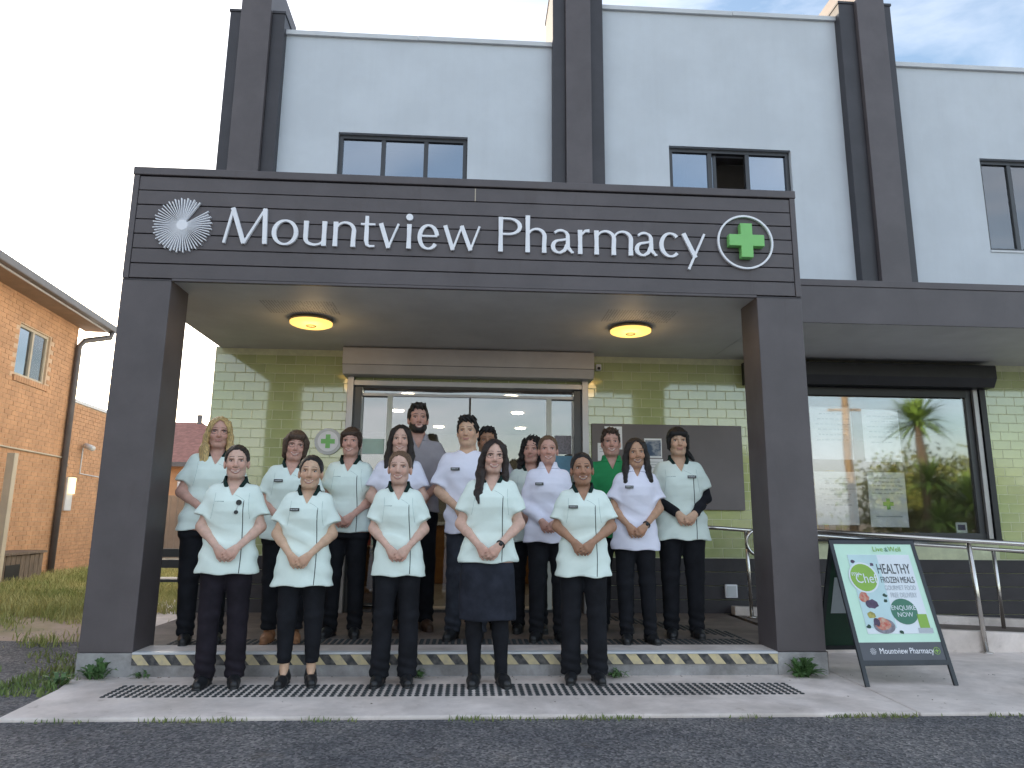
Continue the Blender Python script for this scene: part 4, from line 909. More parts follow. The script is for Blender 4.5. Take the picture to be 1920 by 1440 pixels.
    def folds(x, y, z):
        env = np.exp(-((z-1.03)/.10)**2)+.5*np.exp(-((z-.85)/.1)**2)+.35
        arm = np.clip((np.abs(x)-.14)/.06, 0, 1)*np.clip((1.34-z)/.1, 0, 1)
        f1 = np.sin(40*z+22*x*np.sin(4*x+p1)+p2+3*y); f1 = np.sign(f1)*np.abs(f1)**.6
        f2 = np.sin(30*z-26*np.abs(x)+p3); 
        return .0052*env*f1*np.sin(9*x+p3+4*z)+.004*f2*np.exp(-((z-1.13)/.07)**2)*np.clip((np.abs(x)-.05)/.08, 0, 1)+.0055*np.sin(30*x+p3+6*z)*np.clip((hem+.2-z)/.2, 0, 1)**2+.0035*arm*np.sin(60*(z+.5*np.abs(x))+p1)
    T.field(folds)
    x, y, z = T.a[0][:, None, None], T.a[1][None, :, None], T.a[2][None, None, :]
    base_v = T.v.copy()
    T.v = np.maximum(T.v, -wedge(x, y, z)).astype(np.float32)
    neckhole = (np.sqrt((x/.068)**2+((y-.016)/.062)**2)-1)*.062
    T.v = np.maximum(T.v, -np.maximum(neckhole, 1.35-z)).astype(np.float32)
    P, F = T.mesh(); topm = MT[top]; tn = {'mint': 'tunic', 'white': 'jacket'}.get(top, 'shirt'); to = out(tn, np_mesh(tn, warp(P), F, topm))
    tb = BVHTree.FromPolygons(P.tolist(), F.tolist())
    def chest(x, z, off=.0):
        h = tb.ray_cast(Vector((x, -.5, z)), Vector((0, 1, 0))); yy = h[0].y if h[0] is not None else -.13
        return Vector((x, yy-off, z))
    if collar in ('v', 'polo', 'shirt', 'mandarin'):
        C_ = Grid(AR(-.13, .13, .006), AR(-.14, .12, .006), AR(1.28, 1.46, .006))
        cp = [(1.28, .17, .112, -.004), (1.33, .150, .090, .004), (1.36, .110, .076, .010), (1.385, .080, .068, .014), (1.425, .071, .066, .018), (1.44, .070, .066, .02)]
        C_.loft(cp, .005 if collar != 'mandarin' else .003, k=0, z0=1.34 if collar == 'v' else 1.365, z1=1.425 if collar != 'shirt' else 1.42)
        x, y, z = C_.a[0][:, None, None], C_.a[1][None, :, None], C_.a[2][None, None, :]
        C_.v = np.maximum(C_.v, -wedge(x, y, z)); nk = (np.sqrt((x/.066)**2+((y-.016)/.062)**2)-1)*.062; C_.v = np.maximum(C_.v, -nk)
        if collar == 'v': C_.v = np.maximum(C_.v, (wedge(x, y, z)-.030)*np.where(y < .02, 1, 0)-np.where(y < .02, 0, .01)); C_.v = np.maximum(C_.v, (1.385-z)*np.where(y > .03, 1, 0)-np.where(y > .03, 0, .5))
        C_.v = C_.v.astype(np.float32); P, F = C_.mesh()
        if len(F): out('collar', np_mesh('collar', warp(P), F, COLLAR if collar == 'v' else topm))
    if piping and top in ('mint',):
        b = MB(); xs_ = .088*g; pts = [chest(xs_+.006*math.sin(z*9), z, .0012) for z in np.linspace(1.245, hem+.006, 34)]
        n = len(pts); b.add([p+Vector((dx, 0, 0)) for dx in (-.0028, .0028) for p in pts], [(i, i+1, n+i+1, n+i) for i in range(n-1)]); out('piping', b, PIPE, to, False)
        b = MB(); pts = [chest(.02+t*(xs_-.02), 1.285-.04*t**1.3, .001) for t in np.linspace(0, 1, 12)]; n = len(pts); b.add([p+Vector((0, 0, dz)) for dz in (-.0012, .0012) for p in pts], [(i, n+i, n+i+1, i+1) for i in range(n-1)]); out('seam', b, SEAM, to, False)
    if top == 'mint':
        for q in (-1, 1):
            b = MB(); pts = [chest(q*(.132*g-.02*math.sin((z-1.1)*9)), z, .001) for z in np.linspace(1.30, 1.12, 14)]; n = len(pts); b.add([p+Vector((dx, 0, 0)) for dx in (-.0012, .0012) for p in pts], [(i, i+1, n+i+1, n+i) for i in range(n-1)]); out('seam', b, SEAM, to, False)
    if badge:
        bx = -.080*g if badge == 1 else .075; bz = 1.235; c = [chest(bx+dx, bz+dz, .004) for dx, dz in ((-.034, -.011), (.034, -.011), (.034, .011), (-.034, .011))]; yy = min(p.y for p in c)
        b = MB().box(bx-.034, bx+.034, yy-.002, yy+.004, bz-.011, bz+.011); bo_ = out('name_badge', b, BADGE, to, False)
        b = MB(); xx = bx-.027
        while xx < bx+.024: w_ = rr.uniform(.004, .009); b.box(xx, xx+w_, yy-.0028, yy-.0021, bz-.0035, bz+rr.choice((.003, .004, .0055))); xx += w_+.0025
        out('badge_text', b, BTXT, bo_, False)
    if logo:
        b = MB(); xx = -.108*g; cz_ = 1.238
        while xx < -.05*g:
            w_ = rr.uniform(.003, .0055); c = chest(xx, cz_, .001); b.add([(xx, c.y, cz_-.0025), (xx+w_, c.y, cz_-.0025), (xx+w_, c.y, cz_+.0028), (xx, c.y, cz_+.0028)], [(0, 1, 2, 3)]); xx += w_+.0018
        out('embroidered_name', b, STITCH, to, False)
    if 'pins' in extra:
        for px, pz, pr in ((.052, 1.232, .019), (.040, 1.165, .014)):
            c = chest(px, pz, .003); b = MB(); b.ring(px, pz, pr, 0, c.y-.004, c.y+.006, 20); out('round_pin', b, BADGE, to, False)
        c0, c1 = chest(.05, 1.225, .004), chest(.04, 1.175, .004); b = MB(); b.tube([c0, c1], .0016, 5); out('pin_chain', b, BTXT, to)
    if 'watch' in extra:
        wr = Vector((.066+hx, fy-.018, .945+hz)); el = Vector((exr, -.012, elz+hz*.5)); d_ = (el-wr).normalized(); p = wr+d_*.02; u = d_.orthogonal().normalized(); w2 = d_.cross(u)
        b = MB(); b.tube([p+(u*math.cos(a)+w2*math.sin(a))*.029 for a in np.linspace(0, 2*PI, 15)], .005, 6, False); b.ell(p+Vector((0, -.030, .004)), (.014, .006, .014), 10, 6); out('wristwatch', b, BADGE)
    if undersleeve:
        U = Grid(AR(-.36*ar, .36*ar, .008), AR(-.28, .13, .008), AR(.90, 1.36, .008))
        for q in (-1, 1):
            el = (exr if q > 0 else -exl, -.012, elz+(hz*.5)); wr = (q*.066+hx, fy+(.0 if q < 0 else -.012), .945+hz); e = tuple(el[i]*.08+wr[i]*.92 for i in range(3))
            U.rc((q*sx*1.06, .012, sh-.06), el, .055*ar, .048*ar, k=.02); U.rc(el, e, .048*ar, .036*ar, k=.015)
        U.field(lambda x, y, z: .003*np.sin(70*z+30*x+p1)); P, F = U.mesh(); out('undershirt_sleeve', np_mesh('undershirt_sleeve', warp(P), F, MT[undersleeve]))
    # ---------------- legs
    pm = PT[pants]; Lg = Grid(AR(-.27*g, .27*g, .0095), AR(-.20, .20, .0095), AR(.0, .93, .0095))
    zh = shoehem
    if legs == 'trouser':
        for q in (-1, 1):
            kx = q*.094*(.6+.4*g)
            Lg.rc((q*.082*g, .008, .80), (kx, -.006, .47), .094*g, .069*(.5+.5*g), k=.03); Lg.rc((kx, -.006, .47), (q*.098, .014, zh-.03), .069*(.5+.5*g), ankle, k=.02)
        Lg.loft([(.70, .175*g, .112*g, .005), (.80, .175*g, .115*g, .005), (.93, .14*g, .09*g, 0)], 0, k=.04, z0=.76, z1=.92)
        Lg.field(lambda x, y, z: .005*np.exp(-((z-.12)/.09)**2)*np.sin(95*z+25*x+p1)+0.0022*np.exp(-((z-.48)/.10)**2)*np.sin(70*z+20*x*np.sign(y)+p2)+.003*np.exp(-((z-.74)/.07)**2)*np.sin(40*x+50*z+p3))
        Lg.clip(lambda x, y, z: zh-z+.02*np.clip(-y*5, -1, 1)*0); P, F = Lg.mesh(); out('trousers', np_mesh('trousers', warp(P), F, pm))
    else:
        Lg.loft([(.415, .196, .130, .0), (.55, .196, .130, .0), (.75, .186, .120, .0), (.93, .15, .09, 0)], 0, k=0, z0=.42, z1=.92)
        Lg.field(lambda x, y, z: .003*np.sin(24*x+p1)*np.exp(-((z-.42)/.15)**2)); P, F = Lg.mesh(); out('skirt', np_mesh('skirt', warp(P), F, pm))
        Lg = Grid(AR(-.17, .17, .008), AR(-.12, .12, .008), AR(.04, .60, .009))
        for q in (-1, 1): Lg.rc((q*.085, .005, .56), (q*.09, .0, .44), .075, .058, k=.02); Lg.rc((q*.09, 0, .44), (q*.09, .015, .32), .057, .056, k=.02); Lg.rc((q*.09, .015, .32), (q*.092, .015, .06), .056, .037, k=.02)
        P, F = Lg.mesh(); out('tights', np_mesh('tights', warp(P), F, PT['black']))
    sm = shoe or SHOE
    for q in (-1, 1):
        K = Grid(AR(-.07, .07, .0075), AR(-.20, .11, .0075), AR(-.012, .14, .0065))
        K.rc((0, .045, .038), (0, -.06, .034), .040, .040, k=.02); K.rc((0, -.06, .034), (0, -.125, .026), .041, .032, k=.02)
        if legs == 'skirt': K.rc((0, .03, .05), (0, .025, .125), .042, .046, k=.02)
        else: K.rc((0, .03, .05), (0, .012, .085), .042, .040, k=.02)
        if zh > .1: K.ell((0, -.01, .10), (.030, .055, .045), k=.01, mode='sub')
        K.rc((0, .045, .004), (0, -.125, .004), .040, .034, k=.004, sq=(1.05, 1.05, .35)); K.clip(lambda x, y, z: -z+.0008)
        P, F = K.mesh(); a = q*rr.uniform(.10, .26); c, d_ = math.cos(a), math.sin(a); P = np.stack([P[:, 0]*c-P[:, 1]*d_*-1*-1+q*.095, P[:, 0]*d_+P[:, 1]*c, P[:, 2]], 1)
        out('shoe', np_mesh('shoe', warp(P), F, sm))
    return root
def face_cam(x, y): return -math.atan2(x, y+5.586)*.6
PEOPLE = [
 dict(label='smiling woman in mint tunic with two round dark pins, front row far left', X=-1.691, Y=-.28, H=1.665, skin='fair', hcol='dark', hair='bun', logo=True, pants='plum', extra=('pins',), seed=1, tilt=-.03, turn=.06, g=1.0, ankle=.066),
 dict(label='woman in long mint tunic, cropped black trousers and slip-on shoes, second in front row', X=-1.168, Y=-.25, H=1.60, skin='light', hcol='black', hair='bun', badge=1, hem=.69, seed=2, ankle=.046, shoehem=.145, teeth=True, tilt=.04, g=1.0),
 dict(label='slim woman in mint tunic with hair tied back, middle of the front row', X=-.505, Y=-.265, H=1.64, skin='fair', hcol='fairbrown', hair='bun', logo=True, seed=3, g=.92, teeth=True, tilt=.03, turn=-.08, ankle=.070),
 dict(label='woman with glasses and long brown hair in mint tunic and knee length skirt', X=.169, Y=-.28, H=1.73, skin='fair', hcol='darkbrown', hair='longfront', legs='skirt', glasses=True, tilt=.04, turn=.08, hem=.80, seed=4, pants='navy', g=1.0, extra=('watch',)),
 dict(label='dark haired woman in mint tunic with name badge, front row far right', X=.867, Y=-.20, H=1.655, skin='brown', hcol='black', hair='bun', badge=1, seed=5, tilt=-.04, hem=.735, g=1.0, ankle=.074),
 dict(label='blonde woman with long hair and glasses beside the left post', X=-2.10, Y=.45, H=1.80, Z=ZS, skin='pink', hcol='blonde', hair='blondlong', glasses=True, teeth=False, seed=6, hem=.80, g=1.06, hs=1.04, yaw=.15),
 dict(label='laughing woman with short brown bob and glasses behind the front row', X=-1.479, Y=.50, H=1.70, Z=ZS, skin='pink', hcol='mid', hair='bob', glasses=True, badge=1, seed=7, tilt=.10, g=1.08, turn=.12, shoe=TAN, shoehem=.09, hem=.78),
 dict(label='woman with brown fringe in mint tunic next to the round cross sign', X=-1.043, Y=.75, H=1.77, Z=ZS, skin='pink', hcol='brown', hair='fringe', logo=True, seed=8, hs=1.02, g=.98, hem=.80, yaw=-.1),
 dict(label='long haired woman in white top behind the middle front row woman', X=-.606, Y=.66, H=1.785, Z=ZS, skin='fair', hcol='dark', hair='long', top='white', collar='crew', seed=9, hem=.8, hs=1.02, piping=False, g=1.0),
 dict(label='tall bearded man in grey shirt standing at the back', X=-.485, Y=1.12, H=2.05, Z=ZS, skin='pink', hcol='dark', hair='shortm', top='grey', collar='shirt', male=True, beard=True, seed=10, hs=1.10, hem=.84, g=.9, shoe=BRN, yaw=.12, teeth=True),
 dict(label='black haired man in white top with badge, centre of the back rows', X=-.004, Y=.6, H=1.865, Z=ZS, skin='light', hcol='black', hair='shortm', top='white', collar='crew', male=True, badge=1, seed=11, hs=1.06, hem=.76, teeth=False, pants='grey', piping=False, yaw=-.15),
 dict(label='man half hidden behind the woman with glasses and skirt', X=.165, Y=1.15, H=1.84, Z=ZS, skin='brown', hcol='black', hair='shortm', top='pale', collar='shirt', male=True, seed=12, hs=1.03, fine=False, teeth=False),
 dict(label='curly dark haired woman looking out behind the white jacket woman', X=.573, Y=1.0, H=1.745, Z=ZS, skin='pink', hcol='black', hair='curly', seed=13, teeth=False, fine=False, turn=-.2, hs=1.0),
 dict(label='woman in long sleeved white jacket with hair tied back', X=.689, Y=.55, H=1.705, Z=ZS, skin='pink', hcol='fairbrown', hair='bun', top='white', collar='mandarin', sleeve='long', badge=1, seed=14, hem=.765, piping=False, g=1.0),
 dict(label='person in green polo shirt in front of the noticeboard', X=1.347, Y=1.05, H=1.835, Z=ZS, skin='pink', hcol='brown', hair='short', top='green', collar='polo', seed=15, male=True, fine=False, piping=False, hs=1.03, g=.95),
 dict(label='dark haired woman in short sleeved white jacket wearing a watch', X=1.422, Y=.42, H=1.675, Z=ZS, skin='tan', hcol='dark', hair='long', top='white', collar='mandarin', badge=1, seed=16, tilt=-.05, hem=.73, piping=False, extra=('watch',), g=.95, yaw=.08, ankle=.05),
 dict(label='woman in mint tunic over black long sleeves, far right of the group', X=1.883, Y=.70, H=1.815, Z=ZS, skin='light', hcol='black', hair='half', badge=2, logo=True, undersleeve='blacktop', seed=17, hem=.745, g=1.08, teeth=False, hs=1.04, yaw=.05),
]
for p in PEOPLE:
    p.setdefault('yaw', 0); p['yaw'] += face_cam(p['X'], p['Y']); make_person(**p)
print('people done', round(time.time()-T0, 1))

# ------------------------------------------------------------------ ramp and handrails at the right
rz = lambda x: ZS-(x-2.9)*.055
rp_ = MB(); x0, x1 = 2.87, 9.5
rp_.add([(x0, 1.02, -.1), (x1, 1.02, -.1), (x1, D-.03, -.1), (x0, D-.03, -.1), (x0, 1.02, rz(x0)), (x1, 1.02, max(rz(x1), -.09)), (x1, D-.03, max(rz(x1), -.09)), (x0, D-.03, rz(x0))], [(0, 3, 2, 1), (4, 5, 6, 7), (0, 1, 5, 4), (1, 2, 6, 5), (2, 3, 7, 6), (3, 0, 4, 7)])
rp_ = structure(rp_.build('ramp', 'porch'))
for ya, yb in ((.93, 1.015), (2.14, 2.26)):
    b = MB(); h = .085
    b.add([(x0, ya, -.1), (x1, ya, -.1), (x1, yb, -.1), (x0, yb, -.1), (x0, ya, rz(x0)+h), (x1, ya, rz(x1)+h+.1), (x1, yb, rz(x1)+h+.1), (x0, yb, rz(x0)+h)], [(0, 3, 2, 1), (4, 5, 6, 7), (0, 1, 5, 4), (1, 2, 6, 5), (2, 3, 7, 6), (3, 0, 4, 7)]); b.build('kerb', 'concrete', rp_, bevel=.008)
hr = thing('handrail', 'stainless handrail with two tubes along the front of the ramp', 'handrail', (4.7, .9, 0))
rail = lambda x: 1.07-(x-3.1)*.052
MB().tube([(2.95, .88, rail(2.95)), (9.3, .88, rail(9.3))], .0215, 14).build('top_rail', 'steel', hr, True)
MB().tube([(2.95, .93, rail(2.95)-.062), (9.3, .93, rail(9.3)-.062)], .016, 12).build('lower_rail', 'steel', hr, True)
for x in (3.05, 4.69, 6.6, 8.4):
    MB().tube([(x+.03, .90, -.003), (x-.03, .90, rail(x)-.02)], .021, 12).build('stanchion', 'steel', hr, True); MB().lathe([(.055, 0), (.055, .008), (.03, .014)], (x+.03, .90, -.003), 20).build('base_flange', 'steel', hr, True)
h2 = thing('handrail', 'stainless handrail along the wall side of the ramp with looped end', 'handrail', (3, 1.97, 0))
rl2 = lambda x: 1.055-(x-2.95)*.066
lp = [(2.3, 1.97, 1.095), (2.7, 1.97, 1.075), (2.92, 1.97, 1.06)]
MB().tube(lp+[(3.3, 1.97, 1.035), (9.3, 1.97, rl2(9.3))], .021, 14).build('top_rail', 'steel', h2, True)
MB().tube([(3.08+.13*math.cos(a), 1.93, .93+.13*math.sin(a)) for a in np.linspace(.6*PI, 2.3*PI, 20)], .018, 12).build('loop_end', 'steel', h2, True)
for x in (2.985, 5.72, 7.8):
    zb_ = ZS if x < 3.1 else max(rz(x), .0); MB().tube([(x, 1.97, zb_), (x-.02, 1.97, rl2(x)-.01)], .02, 12).build('stanchion', 'steel', h2, True); MB().lathe([(.05, 0), (.05, .008), (.03, .014)], (x, 1.97, zb_), 20).build('base_flange', 'steel', h2, True)

# ------------------------------------------------------------------ A-frame sign
af = thing('sandwich_board', 'black framed sandwich board advertising healthy frozen meals beside the right post', 'sign', (3.2, -.2, 0))
FRM = 'aframe'; M['aframe'] = mat('board_frame', (.022, .027, .033), .4, .2, 6); M['mintp'] = mat('mint_poster', (.55, .80, .65), .45, .04, 3); M['whitep'] = mat('white_poster', (.72, .78, .82), .45, .03, 3)
M['paleblue'] = mat('pale_blue_print', (.50, .68, .70), .45, .05, 4); M['lime'] = mat('lime_print', (.25, .45, .06), .45, .05, 5); M['dkgreen'] = mat('dark_green_print', (.05, .19, .12), .45, .05, 5); M['inkd'] = mat('dark_ink', (.06, .07, .08), .6, .1)
M['tomato'] = mat('tomato_print', (.50, .08, .05), .5, .4, 30, col2=(.55, .4, .3)); M['aubergine'] = mat('aubergine_print', (.08, .05, .10), .5, .3, 20); M['salad'] = mat('salad_print', (.40, .36, .09), .5, .3, 30); M['bottle'] = mat('bottle_green', (.012, .05, .028), .5, .1); M['slate'] = mat('slate_print', (.085, .09, .105), .5, .05); M['bluegrey'] = mat('pale_grey_print', (.45, .49, .53), .5, .05)
# local frame of the front leaf: u right, v up along the leaf, w towards the viewer
Hl = 1.03; A0 = Vector((2.85, -.405, 0)); B0 = Vector((3.555, -.375, 0)); At = Vector((2.845, -.05, 1.008)); 
U = (B0-A0).normalized(); V = (At-A0); V = (V-U*V.dot(U)); Hl = V.length; V.normalize(); Wn = U.cross(V).normalized(); Wd = (B0-A0).length
if Wn.y > 0: Wn = -Wn
LF = Matrix(((U.x, V.x, Wn.x, A0.x), (U.y, V.y, Wn.y, A0.y), (U.z, V.z, Wn.z, A0.z), (0, 0, 0, 1)))
if LF.to_3x3().determinant() < 0: print('aframe flipped')
def leaf(name, mb, m, parent, T=LF):
    mb.v = [tuple(T @ Vector(p)) for p in mb.v]; return mb.build(name, m, parent, fix=True)
def lbox(u0, u1, v0, v1, w0, w1): return MB().box(u0, u1, v0, v1, w0, w1)
def aleaf(T, front):
    f = lbox(0, .03, 0, Hl, -.018, .0).box(Wd-.03, Wd, 0, Hl, -.018, 0).box(.03, Wd-.03, Hl-.03, Hl, -.018, 0).box(.03, Wd-.03, .14, .175, -.018, 0); return leaf('frame', f, 'aframe', af, T)
fr_ = aleaf(LF, True)
A1 = A0+Vector((.0, .72, 0)); V1 = (At+Vector((0, .03, 0))-A1); V1 = (V1-U*V1.dot(U)).normalized(); W1 = U.cross(V1); LB = Matrix(((U.x, V1.x, W1.x, A1.x), (U.y, V1.y, W1.y, A1.y), (U.z, V1.z, W1.z, A1.z), (0, 0, 0, 1)))
aleaf(LB, False)
leaf('rear_panel', lbox(.03, Wd-.03, .175, Hl-.03, -.012, -.006), 'bottle', af, LB); leaf('rear_poster', lbox(.07, Wd-.1, .45, .75, -.005, -.003), 'bluegrey', af, LB)
rd = leaf('rear_roundel', MB().prism([(0.30+.07*math.cos(a), .46+.07*math.sin(a)) for a in np.linspace(0, 2*PI, 25)[:-1]], -.0025, -.0015), 'greyp', af, Matrix.Identity(4))
rd.data.transform(LB @ Matrix.Rotation(PI/2, 4, 'X').inverted() @ Matrix.Identity(4)) if False else None
bpy.data.objects.remove(rd)
pn = leaf('mint_panel', lbox(.03, Wd-.03, .30, Hl-.03, -.012, -.004), 'mintp', af); leaf('name_band', lbox(.03, Wd-.03, .175, .30, -.012, -.0036), 'slate', af)
leaf('poster_sheet', lbox(.12, Wd-.075, .36, Hl-.115, -.0038, -.001), 'whitep', pn); leaf('poster_tint', lbox(.121, .36, .40, Hl-.117, -.0008, .0002), 'paleblue', pn)
def lpoly(name, pts, w, m, par): return leaf(name, MB().add([(x, y, w) for x, y in pts]+[(x, y, w-.0006) for x, y in pts], [tuple(range(len(pts))), tuple(range(2*len(pts)-1, len(pts)-1, -1))]+[(i, i+len(pts), (i+1) % len(pts)+len(pts), (i+1) % len(pts)) for i in range(len(pts))]), m, par)
def blob(name, cx, cy, rx, ry, w, m, seed=0, n=26, j=.0):
    r_ = random.Random(seed); return lpoly(name, [(cx+rx*(1+r_.uniform(-j, j))*math.cos(2*PI*i/n), cy+ry*(1+r_.uniform(-j, j))*math.sin(2*PI*i/n)) for i in range(n)], w, m, pn)
blob('white_roundel', .205, .775, .118, .118, .0010, 'whitep'); blob('lime_roundel', .205, .775, .105, .105, .0018, 'lime')
blob('green_roundel', .455, .52, .105, .095, .0012, 'dkgreen')
blob('tomato', .165, .625, .038, .042, .0010, 'tomato', 2, 14, .12); blob('berry', .215, .575, .05, .034, .0014, 'aubergine', 3, 14, .15); blob('salad', .185, .495, .035, .024, .0010, 'salad', 4, 12, .2)
blob('bowl', .265, .415, .085, .055, .0010, 'greyp', 5); blob('food', .255, .43, .062, .045, .0018, 'tomato', 6, 14, .15); blob('leaves', .21, .445, .03, .03, .0022, 'aubergine', 7, 10, .3)
lpoly('meal_pack', [(.545, .40), (.625, .40), (.625, .50), (.545, .50)], .0012, 'lime', pn); lpoly('pack_card', [(.525, .365), (.64, .365), (.64, .40), (.525, .40)], .0010, 'bluegrey', pn)
for i, (x, y) in enumerate(((.15, .90), (.30, .875), (.335, .64), (.33, .60), (.39, .37), (.14, .41))): blob('herb', x, y, .017, .014, .0008, 'aubergine' if i < 2 else 'bottle', i, 8, .35)
def ltext(t, size, cx, cy, w, m, par, sx=1.0, name='printed_text'):
    me = text_mesh(t, size, name, m, .0003); me.transform(LF @ Matrix.Translation((cx, cy, w)) @ Matrix.Diagonal((sx, 1, 1, 1))); return link(name, me, par)
ltext('HEALTHY', .110, .468, .838, .0012, 'inkd', pn, .58); ltext('FROZEN MEALS', .068, .475, .755, .0012, 'inkd', pn, .58)
ltext('GOURMET FOOD', .052, .480, .695, .0012, 'bluegrey', pn, .62); ltext('FREE DELIVERY', .052, .490, .64, .0012, 'bluegrey', pn, .62)
ltext('Chef', .105, .222, .765, .0026, 'whitep', pn, .85); ltext('my', .055, .145, .805, .0026, 'whitep', pn); ltext('ENQUIRE', .048, .455, .545, .0020, 'whitep', pn); ltext('NOW', .048, .455, .495, .0020, 'whitep', pn)
ltext('Live', .055, .385, Hl-.072, .0008, 'lime', pn); ltext('&', .045, .455, Hl-.075, .0008, 'dkgreen', pn); ltext('Well', .055, .525, Hl-.072, .0008, 'lime', pn)
ltext('Mountview Pharmacy', .058, .385, .238, -.0030, 'white', pn, .84); 
b = MB()
for i in range(12):
    a = 2*PI*i/12; b.add([(.125, .238, -.003), (.125+.024*math.cos(a-.07), .238+.024*math.sin(a-.07), -.003), (.125+.024*math.cos(a+.07), .238+.024*math.sin(a+.07), -.003)], [(0, 1, 2)])
leaf('starburst', b, 'white', pn)
b = MB()
for i in range(20):
    a, c = 2*PI*i/20, 2*PI*(i+1)/20; b.add([(.622+r_*math.cos(q), .238+r_*math.sin(q), -.003) for r_, q in ((.026, a), (.026, c), (.022, c), (.022, a))], [(0, 1, 2, 3)])
b.box(.608, .636, .234, .242, -.003, -.0026).box(.618, .626, .224, .252, -.003, -.0025)
leaf('cross_mark', b, 'lime', pn)

# ------------------------------------------------------------------ brick house on the left
bh = thing('brick_house', 'two storey orange brick house with grey gutter left of the pharmacy', 'house', (-8.5, 5, 0))
hx = lambda y: -8.43-(y-9.7)*.085
def yrot(o): return o
ang = math.atan(.085); HM = Matrix.Translation((-8.43, 9.72, 0)) @ Matrix.Rotation(ang, 4, 'Z')     # local: x outwards, y along wall
def hb(name, mb, m, par=bh, **k):
    mb.v = [tuple(HM @ Vector(p)) for p in mb.v]; return mb.build(name, m, par, **k)
win = (-2.22, -1.10, 3.66, 4.62)
hw = MB()
for y0, y1, z0, z1 in ((-14, win[0], -.1, 5.15), (win[1], 0, -.1, 5.15), (win[0], win[1], -.1, win[2]), (win[0], win[1], win[3], 5.15)): hw.box(-.24, -.012, y0, y1, z0, z1)
hw = hb('wall', hw, 'mortar'); hb('back_volume', MB().box(-9, -.24, -14, -.02, -.1, 5.1), 'mortar')
br = MB(); bh_, bw_, gp_ = .076, .23, .010
r = 0; z = 0.0
while z < 5.1:
    y = -6.2+(r % 2)*(bw_+gp_)/2
    while y < 0:
        a, c = y, min(y+bw_, 0); 
        inside = (a < win[1]+.02 and c > win[0]-.02 and z < win[3]+.02 and z+bh_ > win[2]-.11)
        if inside and z+bh_ <= win[2]+.0 and z > win[2]-.11: pass
        if not inside and c-a > .03: j = random.uniform(-.002, .002); br.box(-.012, j, a, c, z, z+bh_)
        y += bw_+gp_
    z += bh_+gp_; r += 1
stuff(hb('brickwork', br, 'brickm', hw))
y = win[0]-.05; i = 0
while y < win[1]+.03: hb('sill_brick', MB().box(-.1, .03, y, y+.075, win[2]-.12, win[2]-.012), 'brickm', hw); y += .085
hwn = hb('window', MB().box(-.12, -.05, win[0], win[1], win[3]-.05, win[3]).box(-.12, -.05, win[0], win[1], win[2], win[2]+.05).box(-.12, -.05, win[0], win[0]+.05, win[2]+.05, win[3]-.05).box(-.12, -.05, win[1]-.05, win[1], win[2]+.05, win[3]-.05).box(-.12, -.045, -1.69, -1.63, win[2]+.05, win[3]-.05), 'beige', bh)
hb('pane', MB().box(-.09, -.084, win[0]+.05, -1.69, win[2]+.05, win[3]-.05), 'glassu', hwn); hb('pane', MB().box(-.08, -.074, -1.63, win[1]-.05, win[2]+.05, win[3]-.05), 'glassw', hwn)
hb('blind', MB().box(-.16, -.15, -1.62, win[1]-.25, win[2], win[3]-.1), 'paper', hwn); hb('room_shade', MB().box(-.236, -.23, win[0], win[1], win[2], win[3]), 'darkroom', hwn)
# lower rear wing
hb('wing_wall', MB().box(-3, -.06, .01, 4.5, -.1, 3.55), 'mortar'); br = MB(); z = 0; r = 0
while z < 3.5:
    y = .015+(r % 2)*-.1
    while y < 4.4: br.box(-.06, -.046+random.uniform(-.002, .002), max(y, .015), y+bw_, z, z+bh_); y += bw_+gp_
    z += bh_+gp_; r += 1
stuff(hb('brickwork', br, 'brickm', bh))
hb('wing_flashing', MB().box(-3.1, -.02, 0.02, 4.6, 3.55, 3.62), 'capwhite')
# eaves, gutter, roof
hb('soffit', MB().box(-.011, .50, -14, .32, 5.12, 5.15), 'eave'); hb('gutter', MB().box(.50, .62, -14, .38, 5.12, 5.27), 'gutter', bevel=.02); hb('fascia_trim', MB().box(.47, .50, -14, .36, 5.10, 5.16), 'capwhite')
rf = MB(); rf.add([(.60, -14.2, 5.27), (.60, .38, 5.27), (-9.6, .38, 5.27), (-9.6, -14.2, 5.27), (-4.4, -9.5, 6.9), (-4.4, -3.8, 6.9)], [(0, 1, 5, 4), (1, 2, 5), (2, 3, 4, 5), (3, 0, 4), (3, 2, 1, 0)])
hb('roof', rf, 'greyroof'); hb('gable_return', MB().box(-3.0, -.02, .0, .03, 3.6, 5.12), 'brickm')
b = MB(); b.tube([(.56, .28, 5.14), (.54, .27, 5.0), (.14, .0, 4.84), (.07, -.06, 4.7), (.07, -.06, .02)], .06, 10); hb('downpipe', b, 'gutter', bh, smooth=True)
b = MB(); b.tube([(.02, -6, 2.40), (.02, -2.3, 2.34), (.02, -.05, 2.33), (.0, .25, 2.18)], .018, 8); hb('conduit', b, 'beige', bh, smooth=True)
sc_ = thing('security_camera', 'small white security camera on the brick wall behind the downpipe', 'camera', tuple(HM @ Vector((-.1, 1.0, 2.6)))); 
b = MB(); b.tube([(-.035, .95, 2.05), (-.03, .95, 2.62), (.02, .95, 2.66)], .014, 8); hb('bracket', b, 'capwhite', sc_); b = MB(); b.tube([(.02, .93, 2.68), (.24, .80, 2.60)], .06, 12); hb('housing', b, 'capwhite', sc_, smooth=True); b = MB(); b.tube([(-.035, .95, 2.06), (-.035, 3, 2.02)], .012, 8); hb('cable', b, 'capwhite', sc_)
M['wlamp'] = emit('wall_lamp_glow', (1, .78, .40), .4)
